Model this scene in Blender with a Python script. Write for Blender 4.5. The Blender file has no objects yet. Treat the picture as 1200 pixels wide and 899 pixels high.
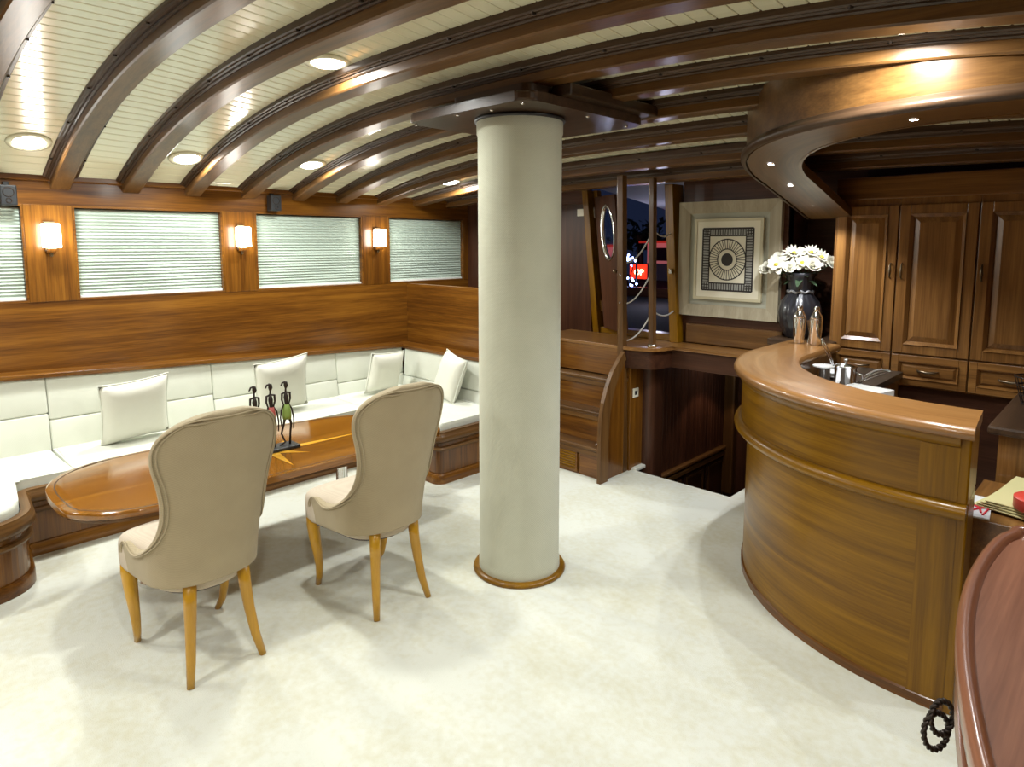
import bpy, bmesh, math, random
from mathutils import Vector, Matrix
random.seed(7)
S = bpy.context.scene
COL = S.collection
PI = math.pi

# ------------------------------------------------------------------ camera, world, exposure
cam_data = bpy.data.cameras.new('camera')
cam = bpy.data.objects.new('camera', cam_data)
COL.objects.link(cam)
cam_data.sensor_fit = 'HORIZONTAL'
cam_data.sensor_width = 36.0
cam_data.lens = 36.0 * 770.0 / 1200.0
cam_data.shift_y = -79.5 / 1200.0
cam_data.clip_start = 0.05
cam.location = (0, 0, 1.7)
cam.rotation_euler = (math.radians(90) - math.atan(85 / 770.0), 0, math.radians(44.2))
S.camera = cam
S.view_settings.view_transform = 'Standard'
S.view_settings.look = 'None'
S.view_settings.gamma = 1.0
S.view_settings.use_curve_mapping = False
S.view_settings.exposure = 0.12

world = bpy.data.worlds.new('night_sky')
S.world = world
world.use_nodes = True
wb = world.node_tree.nodes['Background']
wb.inputs[0].default_value = (0.012, 0.018, 0.045, 1)
wb.inputs[1].default_value = 0.6

P_CEIL = 17.0      # watts of each recessed ceiling lamp
P_SPOT = 24.0       # watts of each small spotlight
P_SCONCE = 4.2
LAMP_COL = (0.985, 0.995, 0.945)

# ------------------------------------------------------------------ helpers: materials
def nodes(name):
    m = bpy.data.materials.new(name)
    m.use_nodes = True
    nt = m.node_tree
    return m, nt, nt.nodes['Principled BSDF']

def plain(name, col, rough=0.5, metal=0.0, emit=None, strength=0.0, coat=0.0, trans=0.0, bump=0.0, bscale=200.0, sheen=0.0):
    m, nt, b = nodes(name)
    b.inputs['Base Color'].default_value = (*col, 1)
    b.inputs['Roughness'].default_value = rough
    b.inputs['Metallic'].default_value = metal
    b.inputs['Coat Weight'].default_value = coat
    b.inputs['Transmission Weight'].default_value = trans
    b.inputs['Sheen Weight'].default_value = sheen
    if emit:
        b.inputs['Emission Color'].default_value = (*emit, 1)
        b.inputs['Emission Strength'].default_value = strength
    if bump:
        tc = nt.nodes.new('ShaderNodeTexCoord')
        n = nt.nodes.new('ShaderNodeTexNoise'); n.inputs['Scale'].default_value = bscale
        bp = nt.nodes.new('ShaderNodeBump'); bp.inputs['Strength'].default_value = bump
        bp.inputs['Distance'].default_value = 0.004
        nt.links.new(tc.outputs['Object'], n.inputs['Vector'])
        nt.links.new(n.outputs['Fac'], bp.inputs['Height'])
        nt.links.new(bp.outputs['Normal'], b.inputs['Normal'])
    return m

_wc = {}
def wood(tone, axis, rough=0.28, coat=0.22):
    """grain runs along object axis X, Y or Z"""
    key = (tone, axis)
    if key in _wc: return _wc[key]
    pal = {
        'sapele': ((0.075, 0.025, 0.003), (0.235, 0.096, 0.011), (0.15, 0.055, 0.006)),
        'golden': ((0.13, 0.055, 0.001), (0.27, 0.130, 0.002), (0.20, 0.090, 0.001)),
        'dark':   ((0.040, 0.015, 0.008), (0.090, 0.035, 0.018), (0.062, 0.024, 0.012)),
        'beam':   ((0.075, 0.034, 0.010), (0.165, 0.080, 0.024), (0.12, 0.056, 0.016)),
        'beamdk': ((0.034, 0.019, 0.010), (0.080, 0.045, 0.024), (0.056, 0.031, 0.017)),
        'table':  ((0.15, 0.055, 0.004), (0.33, 0.135, 0.010), (0.24, 0.090, 0.006)),
        'top':    ((0.20, 0.088, 0.024), (0.34, 0.168, 0.055), (0.27, 0.128, 0.038)),
        'cab':    ((0.13, 0.055, 0.013), (0.29, 0.140, 0.038), (0.21, 0.094, 0.024)),
        'leg':    ((0.46, 0.235, 0.012), (0.60, 0.33, 0.025), (0.53, 0.28, 0.018)),
        'inlay':  ((0.72, 0.36, 0.03), (0.80, 0.44, 0.05), (0.76, 0.40, 0.04)),
        'pale':   ((0.29, 0.25, 0.16), (0.40, 0.35, 0.24), (0.35, 0.30, 0.20)),
        'desk':   ((0.17, 0.062, 0.030), (0.28, 0.115, 0.062), (0.22, 0.086, 0.045)),
    }[tone]
    m, nt, b = nodes('wood_' + tone + '_' + axis)
    L = nt.links.new
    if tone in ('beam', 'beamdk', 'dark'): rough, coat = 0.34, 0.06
    if tone == 'golden': rough, coat = 0.30, 0.10
    tc = nt.nodes.new('ShaderNodeTexCoord')
    oi = nt.nodes.new('ShaderNodeObjectInfo')
    add = nt.nodes.new('ShaderNodeVectorMath'); add.operation = 'ADD'
    mul = nt.nodes.new('ShaderNodeMath'); mul.operation = 'MULTIPLY'; mul.inputs[1].default_value = 13.0
    L(oi.outputs['Random'], mul.inputs[0])
    L(tc.outputs['UV' if axis == 'U' else 'Object'], add.inputs[0]); L(mul.outputs[0], add.inputs[1])
    def stretched(k, along):
        mp = nt.nodes.new('ShaderNodeMapping')
        sc = [k, k, k]; sc['XYZ'.index('X' if axis == 'U' else axis)] = along
        mp.inputs['Scale'].default_value = sc
        L(add.outputs[0], mp.inputs['Vector'])
        n = nt.nodes.new('ShaderNodeTexNoise')
        n.inputs['Scale'].default_value = 1.0
        n.inputs['Detail'].default_value = 5.0
        n.inputs['Distortion'].default_value = 0.35
        L(mp.outputs[0], n.inputs['Vector'])
        return n
    n1 = stretched(26.0, 0.8)
    n2 = stretched(150.0, 5.0)
    n3 = stretched(3.0, 0.5)
    mx = nt.nodes.new('ShaderNodeMix'); mx.data_type = 'FLOAT'; mx.inputs[0].default_value = 0.4
    L(n1.outputs['Fac'], mx.inputs[2]); L(n2.outputs['Fac'], mx.inputs[3])
    mx2 = nt.nodes.new('ShaderNodeMix'); mx2.data_type = 'FLOAT'; mx2.inputs[0].default_value = 0.3
    L(mx.outputs[0], mx2.inputs[2]); L(n3.outputs['Fac'], mx2.inputs[3])
    r = nt.nodes.new('ShaderNodeValToRGB')
    r.color_ramp.elements[0].position = 0.39; r.color_ramp.elements[0].color = (*pal[0], 1)
    r.color_ramp.elements[1].position = 0.61; r.color_ramp.elements[1].color = (*pal[1], 1)
    e = r.color_ramp.elements.new(0.5); e.color = (*pal[2], 1)
    L(mx2.outputs[0], r.inputs[0]); L(r.outputs[0], b.inputs['Base Color'])
    b.inputs['Roughness'].default_value = rough
    b.inputs['Coat Weight'].default_value = coat
    b.inputs['Specular IOR Level'].default_value = 0.30 if tone in ('beam', 'beamdk', 'dark', 'golden') else 0.42
    b.inputs['Coat Roughness'].default_value = 0.12
    bp = nt.nodes.new('ShaderNodeBump'); bp.inputs['Strength'].default_value = 0.05; bp.inputs['Distance'].default_value = 0.002
    L(n2.outputs['Fac'], bp.inputs['Height']); L(bp.outputs['Normal'], b.inputs['Normal'])
    _wc[key] = m
    return m

def fabric(name, col, col2, scale=420.0, strength=0.25):
    m, nt, b = nodes(name)
    L = nt.links.new
    tc = nt.nodes.new('ShaderNodeTexCoord')
    n = nt.nodes.new('ShaderNodeTexNoise'); n.inputs['Scale'].default_value = 9.0; n.inputs['Detail'].default_value = 6
    L(tc.outputs['Object'], n.inputs['Vector'])
    w1 = nt.nodes.new('ShaderNodeTexWave'); w1.bands_direction = 'Z'; w1.inputs['Scale'].default_value = scale / 6; w1.inputs['Distortion'].default_value = 1.5
    w2 = nt.nodes.new('ShaderNodeTexWave'); w2.bands_direction = 'DIAGONAL'; w2.inputs['Scale'].default_value = scale / 6; w2.inputs['Distortion'].default_value = 1.5
    L(tc.outputs['Object'], w1.inputs['Vector']); L(tc.outputs['Object'], w2.inputs['Vector'])
    mx = nt.nodes.new('ShaderNodeMix'); mx.data_type = 'FLOAT'; mx.inputs[0].default_value = 0.5
    L(w1.outputs['Fac'], mx.inputs[2]); L(w2.outputs['Fac'], mx.inputs[3])
    m2 = nt.nodes.new('ShaderNodeMix'); m2.data_type = 'FLOAT'; m2.inputs[0].default_value = 0.5
    L(mx.outputs[0], m2.inputs[2]); L(n.outputs['Fac'], m2.inputs[3])
    r = nt.nodes.new('ShaderNodeValToRGB')
    r.color_ramp.elements[0].position = 0.3; r.color_ramp.elements[0].color = (*col2, 1)
    r.color_ramp.elements[1].position = 0.7; r.color_ramp.elements[1].color = (*col, 1)
    L(m2.outputs[0], r.inputs[0]); L(r.outputs[0], b.inputs['Base Color'])
    b.inputs['Roughness'].default_value = 0.9
    b.inputs['Sheen Weight'].default_value = 0.15
    bp = nt.nodes.new('ShaderNodeBump'); bp.inputs['Strength'].default_value = strength; bp.inputs['Distance'].default_value = 0.002
    L(mx.outputs[0], bp.inputs['Height']); L(bp.outputs['Normal'], b.inputs['Normal'])
    return m

def carpet_mat():
    m, nt, b = nodes('cream_carpet')
    L = nt.links.new
    tc = nt.nodes.new('ShaderNodeTexCoord')
    a = nt.nodes.new('ShaderNodeTexNoise'); a.inputs['Scale'].default_value = 2.2; a.inputs['Detail'].default_value = 7; a.inputs['Roughness'].default_value = 0.65
    c = nt.nodes.new('ShaderNodeTexNoise'); c.inputs['Scale'].default_value = 260; c.inputs['Detail'].default_value = 3
    d = nt.nodes.new('ShaderNodeTexNoise'); d.inputs['Scale'].default_value = 30; d.inputs['Detail'].default_value = 5
    for n in (a, c, d): L(tc.outputs['Object'], n.inputs['Vector'])
    mx = nt.nodes.new('ShaderNodeMix'); mx.data_type = 'FLOAT'; mx.inputs[0].default_value = 0.35
    L(a.outputs['Fac'], mx.inputs[2]); L(d.outputs['Fac'], mx.inputs[3])
    r = nt.nodes.new('ShaderNodeValToRGB')
    r.color_ramp.elements[0].position = 0.33; r.color_ramp.elements[0].color = (0.66, 0.65, 0.49, 1)
    r.color_ramp.elements[1].position = 0.55; r.color_ramp.elements[1].color = (0.76, 0.785, 0.70, 1)
    L(mx.outputs[0], r.inputs[0]); L(r.outputs[0], b.inputs['Base Color'])
    b.inputs['Roughness'].default_value = 0.95
    b.inputs['Sheen Weight'].default_value = 0.3
    m3 = nt.nodes.new('ShaderNodeMix'); m3.data_type = 'FLOAT'; m3.inputs[0].default_value = 0.6
    L(d.outputs['Fac'], m3.inputs[2]); L(c.outputs['Fac'], m3.inputs[3])
    bp = nt.nodes.new('ShaderNodeBump'); bp.inputs['Strength'].default_value = 0.55; bp.inputs['Distance'].default_value = 0.008
    L(m3.outputs[0], bp.inputs['Height']); L(bp.outputs['Normal'], b.inputs['Normal'])
    return m

M_CARPET = carpet_mat()
M_CEIL = plain('cream_gloss_paint', (0.70, 0.68, 0.50), 0.22, coat=0.5)
M_SOFA = fabric('off_white_upholstery', (0.72, 0.74, 0.66), (0.64, 0.66, 0.57), 500)
M_PILLOW = fabric('ivory_linen', (0.74, 0.74, 0.65), (0.67, 0.67, 0.58), 600)
M_CHAIR = fabric('beige_linen', (0.43, 0.355, 0.225), (0.355, 0.29, 0.18), 700)
M_CHAIRIN = fabric('pinkish_beige_linen', (0.60, 0.52, 0.41), (0.52, 0.44, 0.34), 700)
M_COLUMN = fabric('sage_linen_wrap', (0.56, 0.57, 0.45), (0.48, 0.49, 0.38), 380, 0.5)
M_BLIND = plain('pale_pleated_blind', (0.42, 0.50, 0.44), 0.7)
M_BLACK = plain('black_plastic', (0.012, 0.014, 0.016), 0.4)
M_CHROME = plain('polished_steel', (0.80, 0.80, 0.80), 0.12, 1.0)
M_BRASS = plain('aged_brass', (0.22, 0.17, 0.11), 0.35, 1.0)
M_IRON = plain('dark_bronze', (0.045, 0.035, 0.030), 0.45, 0.8)
M_LAMP = plain('lit_diffuser', (1, 1, 1), 0.5, emit=(1.0, 0.97, 0.90), strength=9.0)
M_SCONCE = plain('lit_frosted_glass', (1, 1, 1), 0.5, emit=(1.0, 0.95, 0.84), strength=24.0)
M_LED = plain('lit_led_lens', (1, 1, 1), 0.4, emit=(0.86, 0.90, 1.0), strength=45.0)
M_WHITE = plain('white_ceramic', (0.80, 0.80, 0.76), 0.25, coat=0.3)
M_ROPE = plain('white_rope', (0.55, 0.54, 0.50), 0.8, bump=0.6, bscale=120)
M_GLASS = plain('night_window_glass', (0.02, 0.025, 0.03), 0.05)
M_CREAMPL = plain('cream_plastic', (0.75, 0.72, 0.58), 0.4)

# ------------------------------------------------------------------ helpers: geometry
ORG = {}
def link(name, bm, mat, parent=None, at=None, smooth=False, auto=None):
    """link a bmesh built in world coordinates as one object; its origin goes to the parent's base or to `at`"""
    off = Vector(ORG[parent.name]) if parent is not None else Vector(at if at else (0, 0, 0))
    bmesh.ops.translate(bm, verts=bm.verts, vec=-off)
    bmesh.ops.recalc_face_normals(bm, faces=bm.faces)
    me = bpy.data.meshes.new(name)
    bm.to_mesh(me); bm.free()
    if mat is not None:
        for mm in (mat if isinstance(mat, (list, tuple)) else [mat]): me.materials.append(mm)
    if smooth or auto:
        for p in me.polygons: p.use_smooth = True
    o = bpy.data.objects.new(name, me)
    COL.objects.link(o)
    if auto:
        me.set_sharp_from_angle(angle=math.radians(auto))
    if parent is not None: o.parent = parent
    else: o.location = off
    ORG[o.name] = tuple(off)
    return o

def thing(name, label, cat, loc=(0, 0, 0), group=None):
    o = bpy.data.objects.new(name, None)
    o.empty_display_size = 0.05
    COL.objects.link(o)
    o.location = loc
    o['label'] = label; o['category'] = cat
    if group: o['group'] = group
    ORG[o.name] = tuple(loc)
    return o

def tag(o, label, cat, group=None):
    o['label'] = label; o['category'] = cat
    if group: o['group'] = group
    return o

def struct(name, bm, mat, **k):
    o = link(name, bm, mat, **k)
    if o.parent is None: o['kind'] = 'structure'
    return o

def nb(): return bmesh.new()

def box(bm, x0, x1, y0, y1, z0, z1, bev=0.0, seg=2):
    vs = [bm.verts.new(p) for p in ((x0,y0,z0),(x1,y0,z0),(x1,y1,z0),(x0,y1,z0),(x0,y0,z1),(x1,y0,z1),(x1,y1,z1),(x0,y1,z1))]
    fs = [bm.faces.new([vs[i] for i in f]) for f in ((0,3,2,1),(4,5,6,7),(0,1,5,4),(1,2,6,5),(2,3,7,6),(3,0,4,7))]
    if bev:
        es = set(e for f in fs for e in f.edges)
        bmesh.ops.bevel(bm, geom=list(es), offset=bev, segments=seg, affect='EDGES', profile=0.5)
    return bm

def bx(*a, **k): return box(nb(), *a, **k)

def hexa(bm, p, bev=0.0):
    """eight corner points, bottom four then top four"""
    vs = [bm.verts.new(q) for q in p]
    fs = [bm.faces.new([vs[i] for i in f]) for f in ((0,3,2,1),(4,5,6,7),(0,1,5,4),(1,2,6,5),(2,3,7,6),(3,0,4,7))]
    if bev:
        es = set(e for f in fs for e in f.edges)
        bmesh.ops.bevel(bm, geom=list(es), offset=bev, segments=2, affect='EDGES', profile=0.5)
    return bm

def prism(bm, pts, z0, z1, bev=0.0, seg=2):
    n = len(pts)
    a = [bm.verts.new((p[0], p[1], z0)) for p in pts]
    b = [bm.verts.new((p[0], p[1], z1)) for p in pts]
    fb = bm.faces.new(a[::-1]); ft = bm.faces.new(b)
    for i in range(n):
        bm.faces.new((a[i], a[(i+1) % n], b[(i+1) % n], b[i]))
    if bev:
        bmesh.ops.bevel(bm, geom=list(fb.edges) + list(ft.edges), offset=bev, segments=seg, affect='EDGES', profile=0.5)
    return bm

def tube(bm, pts, r, n=10, closed=False, flat=1.0):
    """sweep a round section along a polyline; r is a number or a list"""
    pts = [Vector(p) for p in pts]
    m = len(pts)
    rs = r if isinstance(r, (list, tuple)) else [r] * m
    rings = []
    up = None
    for i in range(m):
        if closed: t = pts[(i+1) % m] - pts[i-1]
        else: t = pts[min(i+1, m-1)] - pts[max(i-1, 0)]
        t.normalize()
        if up is None:
            up = Vector((0, 0, 1)) if abs(t.z) < 0.9 else Vector((1, 0, 0))
        s = t.cross(up)
        if s.length < 1e-5: s = t.cross(Vector((0, 1, 0)))
        s.normalize(); u = s.cross(t).normalized(); up = u
        rings.append([bm.verts.new(pts[i] + (s * math.cos(2*PI*k/n) + u * math.sin(2*PI*k/n) * flat) * rs[i]) for k in range(n)])
    for i in range(m if closed else m - 1):
        A, B = rings[i], rings[(i+1) % m]
        for k in range(n):
            bm.faces.new((A[k], A[(k+1) % n], B[(k+1) % n], B[k]))
    if not closed:
        bm.faces.new(rings[0][::-1]); bm.faces.new(rings[-1])
    return bm

def lathe(bm, c, prof, n=28, caps=True, flute=None):
    """prof: list of (radius, z); c: centre (x, y, z0)"""
    rings = []
    for r, z in prof:
        ring = []
        for k in range(n):
            a = 2*PI*k/n
            rr = r * (1 + (flute[0] * math.cos(flute[1]*a) if flute else 0))
            ring.append(bm.verts.new((c[0] + rr*math.cos(a), c[1] + rr*math.sin(a), c[2] + z)))
        rings.append(ring)
    for A, B in zip(rings, rings[1:]):
        for k in range(n): bm.faces.new((A[k], A[(k+1) % n], B[(k+1) % n], B[k]))
    if caps:
        bm.faces.new(rings[0][::-1]); bm.faces.new(rings[-1])
    return bm

def sweep(bm, path, prof, closed=False, caps=True, zf=None):
    """path: plan points; prof: closed list of (outward offset, z); outward = right hand of travel; zf(x,y) adds height"""
    n = len(path); rings = []
    for i in range(n):
        p = Vector(path[i])
        if closed: a, b = Vector(path[i-1]), Vector(path[(i+1) % n])
        else: a, b = Vector(path[max(i-1, 0)]), Vector(path[min(i+1, n-1)])
        d1 = (p - a); d2 = (b - p)
        if d1.length < 1e-9: d1 = d2
        if d2.length < 1e-9: d2 = d1
        d1 = d1.normalized(); d2 = d2.normalized()
        n1 = Vector((d1.y, -d1.x)); n2 = Vector((d2.y, -d2.x))
        nn = (n1 + n2)
        nn = nn / max(nn.length_squared / 2, 0.35)
        rings.append([bm.verts.new((p.x + nn.x*o, p.y + nn.y*o, z + (zf(p.x + nn.x*o, p.y + nn.y*o) if zf else 0))) for o, z in prof])
    m = len(prof)
    uvl = bm.loops.layers.uv.verify()
    us = [0.0]
    for i in range(1, n + 1): us.append(us[-1] + (Vector(path[i % n]) - Vector(path[i-1])).length)
    vv = [0.0]
    for k in range(1, m + 1): vv.append(vv[-1] + (Vector(prof[k % m]) - Vector(prof[k-1])).length)
    for i in range(n if closed else n - 1):
        A, B = rings[i], rings[(i+1) % n]
        for k in range(m):
            f = bm.faces.new((A[k], A[(k+1) % m], B[(k+1) % m], B[k]))
            for l, uv in zip(f.loops, ((us[i], vv[k]), (us[i], vv[k+1]), (us[i+1], vv[k+1]), (us[i+1], vv[k]))): l[uvl].uv = uv
    if not closed and caps:
        bm.faces.new(rings[0][::-1]); bm.faces.new(rings[-1])
    return bm

def roundpoly(pts, rad, seg=8):
    out = []
    n = len(pts)
    for i in range(n):
        p = Vector(pts[i]); a = Vector(pts[i-1]); b = Vector(pts[(i+1) % n])
        r = rad[i] if isinstance(rad, (list, tuple)) else rad
        if r <= 0: out.append(tuple(p)); continue
        u = (a - p).normalized(); v = (b - p).normalized()
        ang = u.angle(v)
        t = r / math.tan(ang/2)
        c = p + (u + v).normalized() * (r / math.sin(ang/2))
        s = p + u*t; e = p + v*t
        a0 = math.atan2(s.y - c.y, s.x - c.x); a1 = math.atan2(e.y - c.y, e.x - c.x)
        d = a1 - a0
        while d > PI: d -= 2*PI
        while d < -PI: d += 2*PI
        for k in range(seg + 1):
            q = a0 + d*k/seg
            out.append((c.x + r*math.cos(q), c.y + r*math.sin(q)))
    return out

def subsurf(o, lv=1):
    m = o.modifiers.new('subdivision', 'SUBSURF'); m.levels = lv; m.render_levels = lv
    return o

def lerp_tab(tab, x):
    if x <= tab[0][0]: return tab[0][1]
    for (a, va), (b, vb) in zip(tab, tab[1:]):
        if x <= b: return va + (vb - va) * (x - a) / (b - a)
    return tab[-1][1]

def clone(root, loc, rotz=0.0, label=None):
    r = root.copy(); COL.objects.link(r); r.location = loc; r.rotation_euler = (0, 0, rotz)
    if label: r['label'] = label
    ORG[r.name] = tuple(loc)
    for ch in list(root.children):
        c = ch.copy(); COL.objects.link(c); c.parent = r
        for g in list(ch.children):
            d = g.copy(); COL.objects.link(d); d.parent = c
    return r

# ------------------------------------------------------------------ hull and ceiling shape
XC = -2.28                # centre line of the cabin
XL, XR = -5.0, 0.46       # side walls
YN, YF = -1.9, 4.5        # aft and forward bulkheads
PK = [(-2, 2.50), (.54, 2.53), (1.035, 2.53), (1.44, 2.482), (1.84, 2.44), (2.25, 2.397), (2.66, 2.378), (3.06, 2.34), (3.47, 2.28), (3.9, 2.19), (4.3, 2.135), (4.6, 2.11)]
def beam_z(x, y):
    pk = lerp_tab(PK, y)
    d = abs(x - XC)
    drop = (pk - 2.045) * (d / 2.7) ** 2.5
    if x > XC: drop *= 0.65
    return pk - drop
def ceil_z(x, y):
    d = min(abs(x - XC) / 2.7, 1)
    return beam_z(x, y) + 0.082 - 0.012 * d

# ------------------------------------------------------------------ floor
WX0, WX1, WY = -2.72, -1.92, 4.08       # stairwell opening in the floor
bm = nb()
box(bm, XL, XR, YN, WY, -0.10, 0)
box(bm, XL, WX0, WY, YF, -0.10, 0)
box(bm, WX1, XR, WY, YF + 0.3, -0.10, 0)
struct('floor', bm, M_CARPET)
tag(link('carpet_lip', bx(WX0 - 0.01, WX0 + 0.055, WY - 0.01, WY + 0.27, -0.012, 0.018, bev=0.008), M_CARPET, at=(WX0, WY, 0)),
    'narrow tongue of cream carpet along the left edge of the stair opening', 'carpet')

# ------------------------------------------------------------------ ceiling of cream tongue-and-groove boards
bm = nb()
ys = [YN + (YF + 0.02 - YN) * i / 16 for i in range(17)]
xs = [XL + (XR - XL) * i / 40 for i in range(41)]
g = [[bm.verts.new((x, y, ceil_z(x, y) + 0.012)) for y in ys] for x in xs]
g2 = [[bm.verts.new((x, y, ceil_z(x, y) + 0.05)) for y in ys] for x in xs]
for i in range(40):
    for j in range(16):
        bm.faces.new((g[i][j], g[i][j+1], g[i+1][j+1], g[i+1][j]))
        bm.faces.new((g2[i][j], g2[i+1][j], g2[i+1][j+1], g2[i][j+1]))
ceiling = struct('ceiling', bm, plain('shadow_gap', (0.40, 0.38, 0.28), 0.8))
PW = 0.076
x = XL + 0.002
while x < XR:
    x1 = min(x + PW - 0.003, XR)
    bm = nb()
    prof = [(x, 0.010), (x, 0.0025), (x + 0.004, 0), (x1 - 0.004, 0), (x1, 0.0025), (x1, 0.010)]
    rings = [[bm.verts.new((px, y, ceil_z(px, y) + dz)) for px, dz in prof] for y in ys]
    for A, B in zip(rings, rings[1:]):
        for k in range(6): bm.faces.new((A[k], A[(k+1) % 6], B[(k+1) % 6], B[k]))
    bm.faces.new(rings[0]); bm.faces.new(rings[-1][::-1])
    link('plank', bm, M_CEIL, ceiling)
    x += PW

# ------------------------------------------------------------------ side wall with windows
W = [(-0.13, 0.83), (1.09, 2.04), (2.29, 3.255), (3.53, 4.44)]   # y ranges of the windows
ZB, ZT = 1.33, 1.94
wl = struct('wall_left', bx(XL - 0.06, XL, YN, YF, -0.1, ZB), wood('sapele', 'Y'))
link('upper_panel', bx(XL - 0.06, XL, YN, YF, ZT, 2.2), wood('sapele', 'Y'), wl)
link('wall_lining', bx(XL - 0.12, XL - 0.062, YN, YF, -0.1, 2.3), wood('dark', 'Y'), wl)
edges = [YN] + [v for w in W for v in w] + [YF]
for i in range(0, len(edges), 2):
    if edges[i+1] - edges[i] > 0.02:
        link('pillar', bx(XL - 0.06, XL + 0.004, edges[i], edges[i+1], ZB, ZT, bev=0.003), wood('sapele', 'Z'), wl)
link('cornice', bx(XL, XL + 0.03, YN, YF, 2.085, 2.125, bev=0.008), wood('sapele', 'Y'), wl)
for i, (y0, y1) in enumerate(W):
    bm = nb()
    for a in ((y0, y1, ZB, ZB + 0.014), (y0, y1, ZT - 0.014, ZT)):
        box(bm, XL - 0.05, XL + 0.002, a[0], a[1], a[2], a[3], bev=0.002)
    for a in ((y0, y0 + 0.013), (y1 - 0.013, y1)):
        box(bm, XL - 0.05, XL + 0.002, a[0], a[1], ZB + 0.014, ZT - 0.014, bev=0.002)
    wn = struct('window_%d' % (i + 1), bm, wood('sapele', 'Y'))
    link('pane', bx(XL - 0.055, XL - 0.05, y0, y1, ZB, ZT), M_GLASS, wn)
    bm = nb()      # pleats folded out of one sheet
    np_ = 26
    a, b = [], []
    for k in range(2 * np_ + 1):
        z = ZB + 0.02 + (ZT - ZB - 0.04) * k / (2 * np_)
        xx = XL - 0.034 + (0.009 if k % 2 else 0.0)
        a.append(bm.verts.new((xx, y0 + 0.015, z))); b.append(bm.verts.new((xx, y1 - 0.015, z)))
    for k in range(2 * np_): bm.faces.new((a[k], b[k], b[k+1], a[k+1]))
    link('pleated_blind', bm, M_BLIND, wn)
    link('blind_rail', bx(XL - 0.045, XL - 0.012, y0 + 0.014, y1 - 0.014, ZB + 0.014, ZB + 0.03, bev=0.003), M_WHITE, wn)

# near bulkhead and right-hand wall (behind and beside the camera)
struct('wall_near', bx(XL, XR, YN - 0.08, YN, -0.1, 2.65), wood('sapele', 'X'))
struct('wall_right', bx(XR, XR + 0.08, YN, YF + 0.4, -0.1, 2.6), wood('sapele', 'Y'))

# ------------------------------------------------------------------ forward bulkhead
DK, SX = wood('dark', 'X'), wood('sapele', 'X')
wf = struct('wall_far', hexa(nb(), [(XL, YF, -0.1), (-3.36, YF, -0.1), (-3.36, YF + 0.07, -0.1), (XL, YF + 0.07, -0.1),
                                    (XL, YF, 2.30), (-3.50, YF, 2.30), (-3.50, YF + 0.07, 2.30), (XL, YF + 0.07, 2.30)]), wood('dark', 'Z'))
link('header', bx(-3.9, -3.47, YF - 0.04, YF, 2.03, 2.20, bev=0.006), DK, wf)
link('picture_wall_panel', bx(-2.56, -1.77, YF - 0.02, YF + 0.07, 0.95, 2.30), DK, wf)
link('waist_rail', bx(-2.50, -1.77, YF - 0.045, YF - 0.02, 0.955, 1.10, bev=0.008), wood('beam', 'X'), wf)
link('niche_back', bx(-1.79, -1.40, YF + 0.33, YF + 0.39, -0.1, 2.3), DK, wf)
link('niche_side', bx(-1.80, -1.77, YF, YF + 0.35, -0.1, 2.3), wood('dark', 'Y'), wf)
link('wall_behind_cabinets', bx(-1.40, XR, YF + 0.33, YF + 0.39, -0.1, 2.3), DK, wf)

# door frame (leaning jambs) and door leaf
GD = wood('golden', 'Z')
dr = struct('door_1', hexa(nb(), [(-3.36, 4.44, .95), (-3.30, 4.44, .95), (-3.30, 4.58, .95), (-3.36, 4.58, .95),
                                  (-3.50, 4.44, 2.14), (-3.44, 4.44, 2.14), (-3.44, 4.58, 2.14), (-3.50, 4.58, 2.14)], bev=.004), GD)
link('jamb', hexa(nb(), [(-2.60, 4.40, .95), (-2.53, 4.40, .95), (-2.53, 4.56, .95), (-2.60, 4.56, .95),
                         (-2.68, 4.40, 2.14), (-2.61, 4.40, 2.14), (-2.61, 4.56, 2.14), (-2.68, 4.56, 2.14)], bev=.004), GD, dr)
link('threshold', bx(-3.30, -2.60, 4.46, 4.56, .95, 1.00, bev=.005), wood('golden', 'X'), dr)
link('inner_stop', hexa(nb(), [(-3.29, 4.50, 1.0), (-3.255, 4.50, 1.0), (-3.255, 4.56, 1.0), (-3.29, 4.56, 1.0),
                         (-3.42, 4.50, 2.14), (-3.385, 4.50, 2.14), (-3.385, 4.56, 2.14), (-3.42, 4.56, 2.14)], bev=.003), GD, dr)

leaf = thing('cabin_door', 'dark open cabin door leaf with oval chrome porthole at head of stairs', 'door', (-3.27, 4.44, 1.0))
A = Vector((-3.24, 4.46, 0)); B = Vector((-2.92, 4.29, 0)); dd = (B - A).normalized(); nn = Vector((-dd.y, dd.x, 0))
lean = Vector((-0.12, 0, 0))
def leafpt(s, z, o=0.0): return A + dd * s + nn * o + lean * ((z - 1.0) / 1.1) + Vector((0, 0, z))
LW = (B - A).length
# board face split round the oval opening
oc = (LW * 0.52, 1.78); orx, orz = 0.105, 0.21
bm = nb()
N = 40
def rect_hit(a):
    cx_, cz_ = math.cos(a), math.sin(a)
    t = min(((LW - oc[0]) if cx_ > 0 else oc[0]) / max(abs(cx_), 1e-6), ((2.08 - oc[1]) if cz_ > 0 else (oc[1] - 1.0)) / max(abs(cz_), 1e-6))
    return oc[0] + cx_ * t, oc[1] + cz_ * t
angs = sorted([2*PI*k/N for k in range(N)] + [math.atan2(zz - oc[1], ss - oc[0]) % (2*PI) for ss in (0, LW) for zz in (1.0, 2.08)])
R = []
for a in angs:
    si, zi = oc[0] + orx*math.cos(a), oc[1] + orz*math.sin(a)
    so, zo = rect_hit(a)
    R.append([bm.verts.new(leafpt(si, zi, 0.018)), bm.verts.new(leafpt(so, zo, 0.018)), bm.verts.new(leafpt(so, zo, -0.018)), bm.verts.new(leafpt(si, zi, -0.018))])
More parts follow.
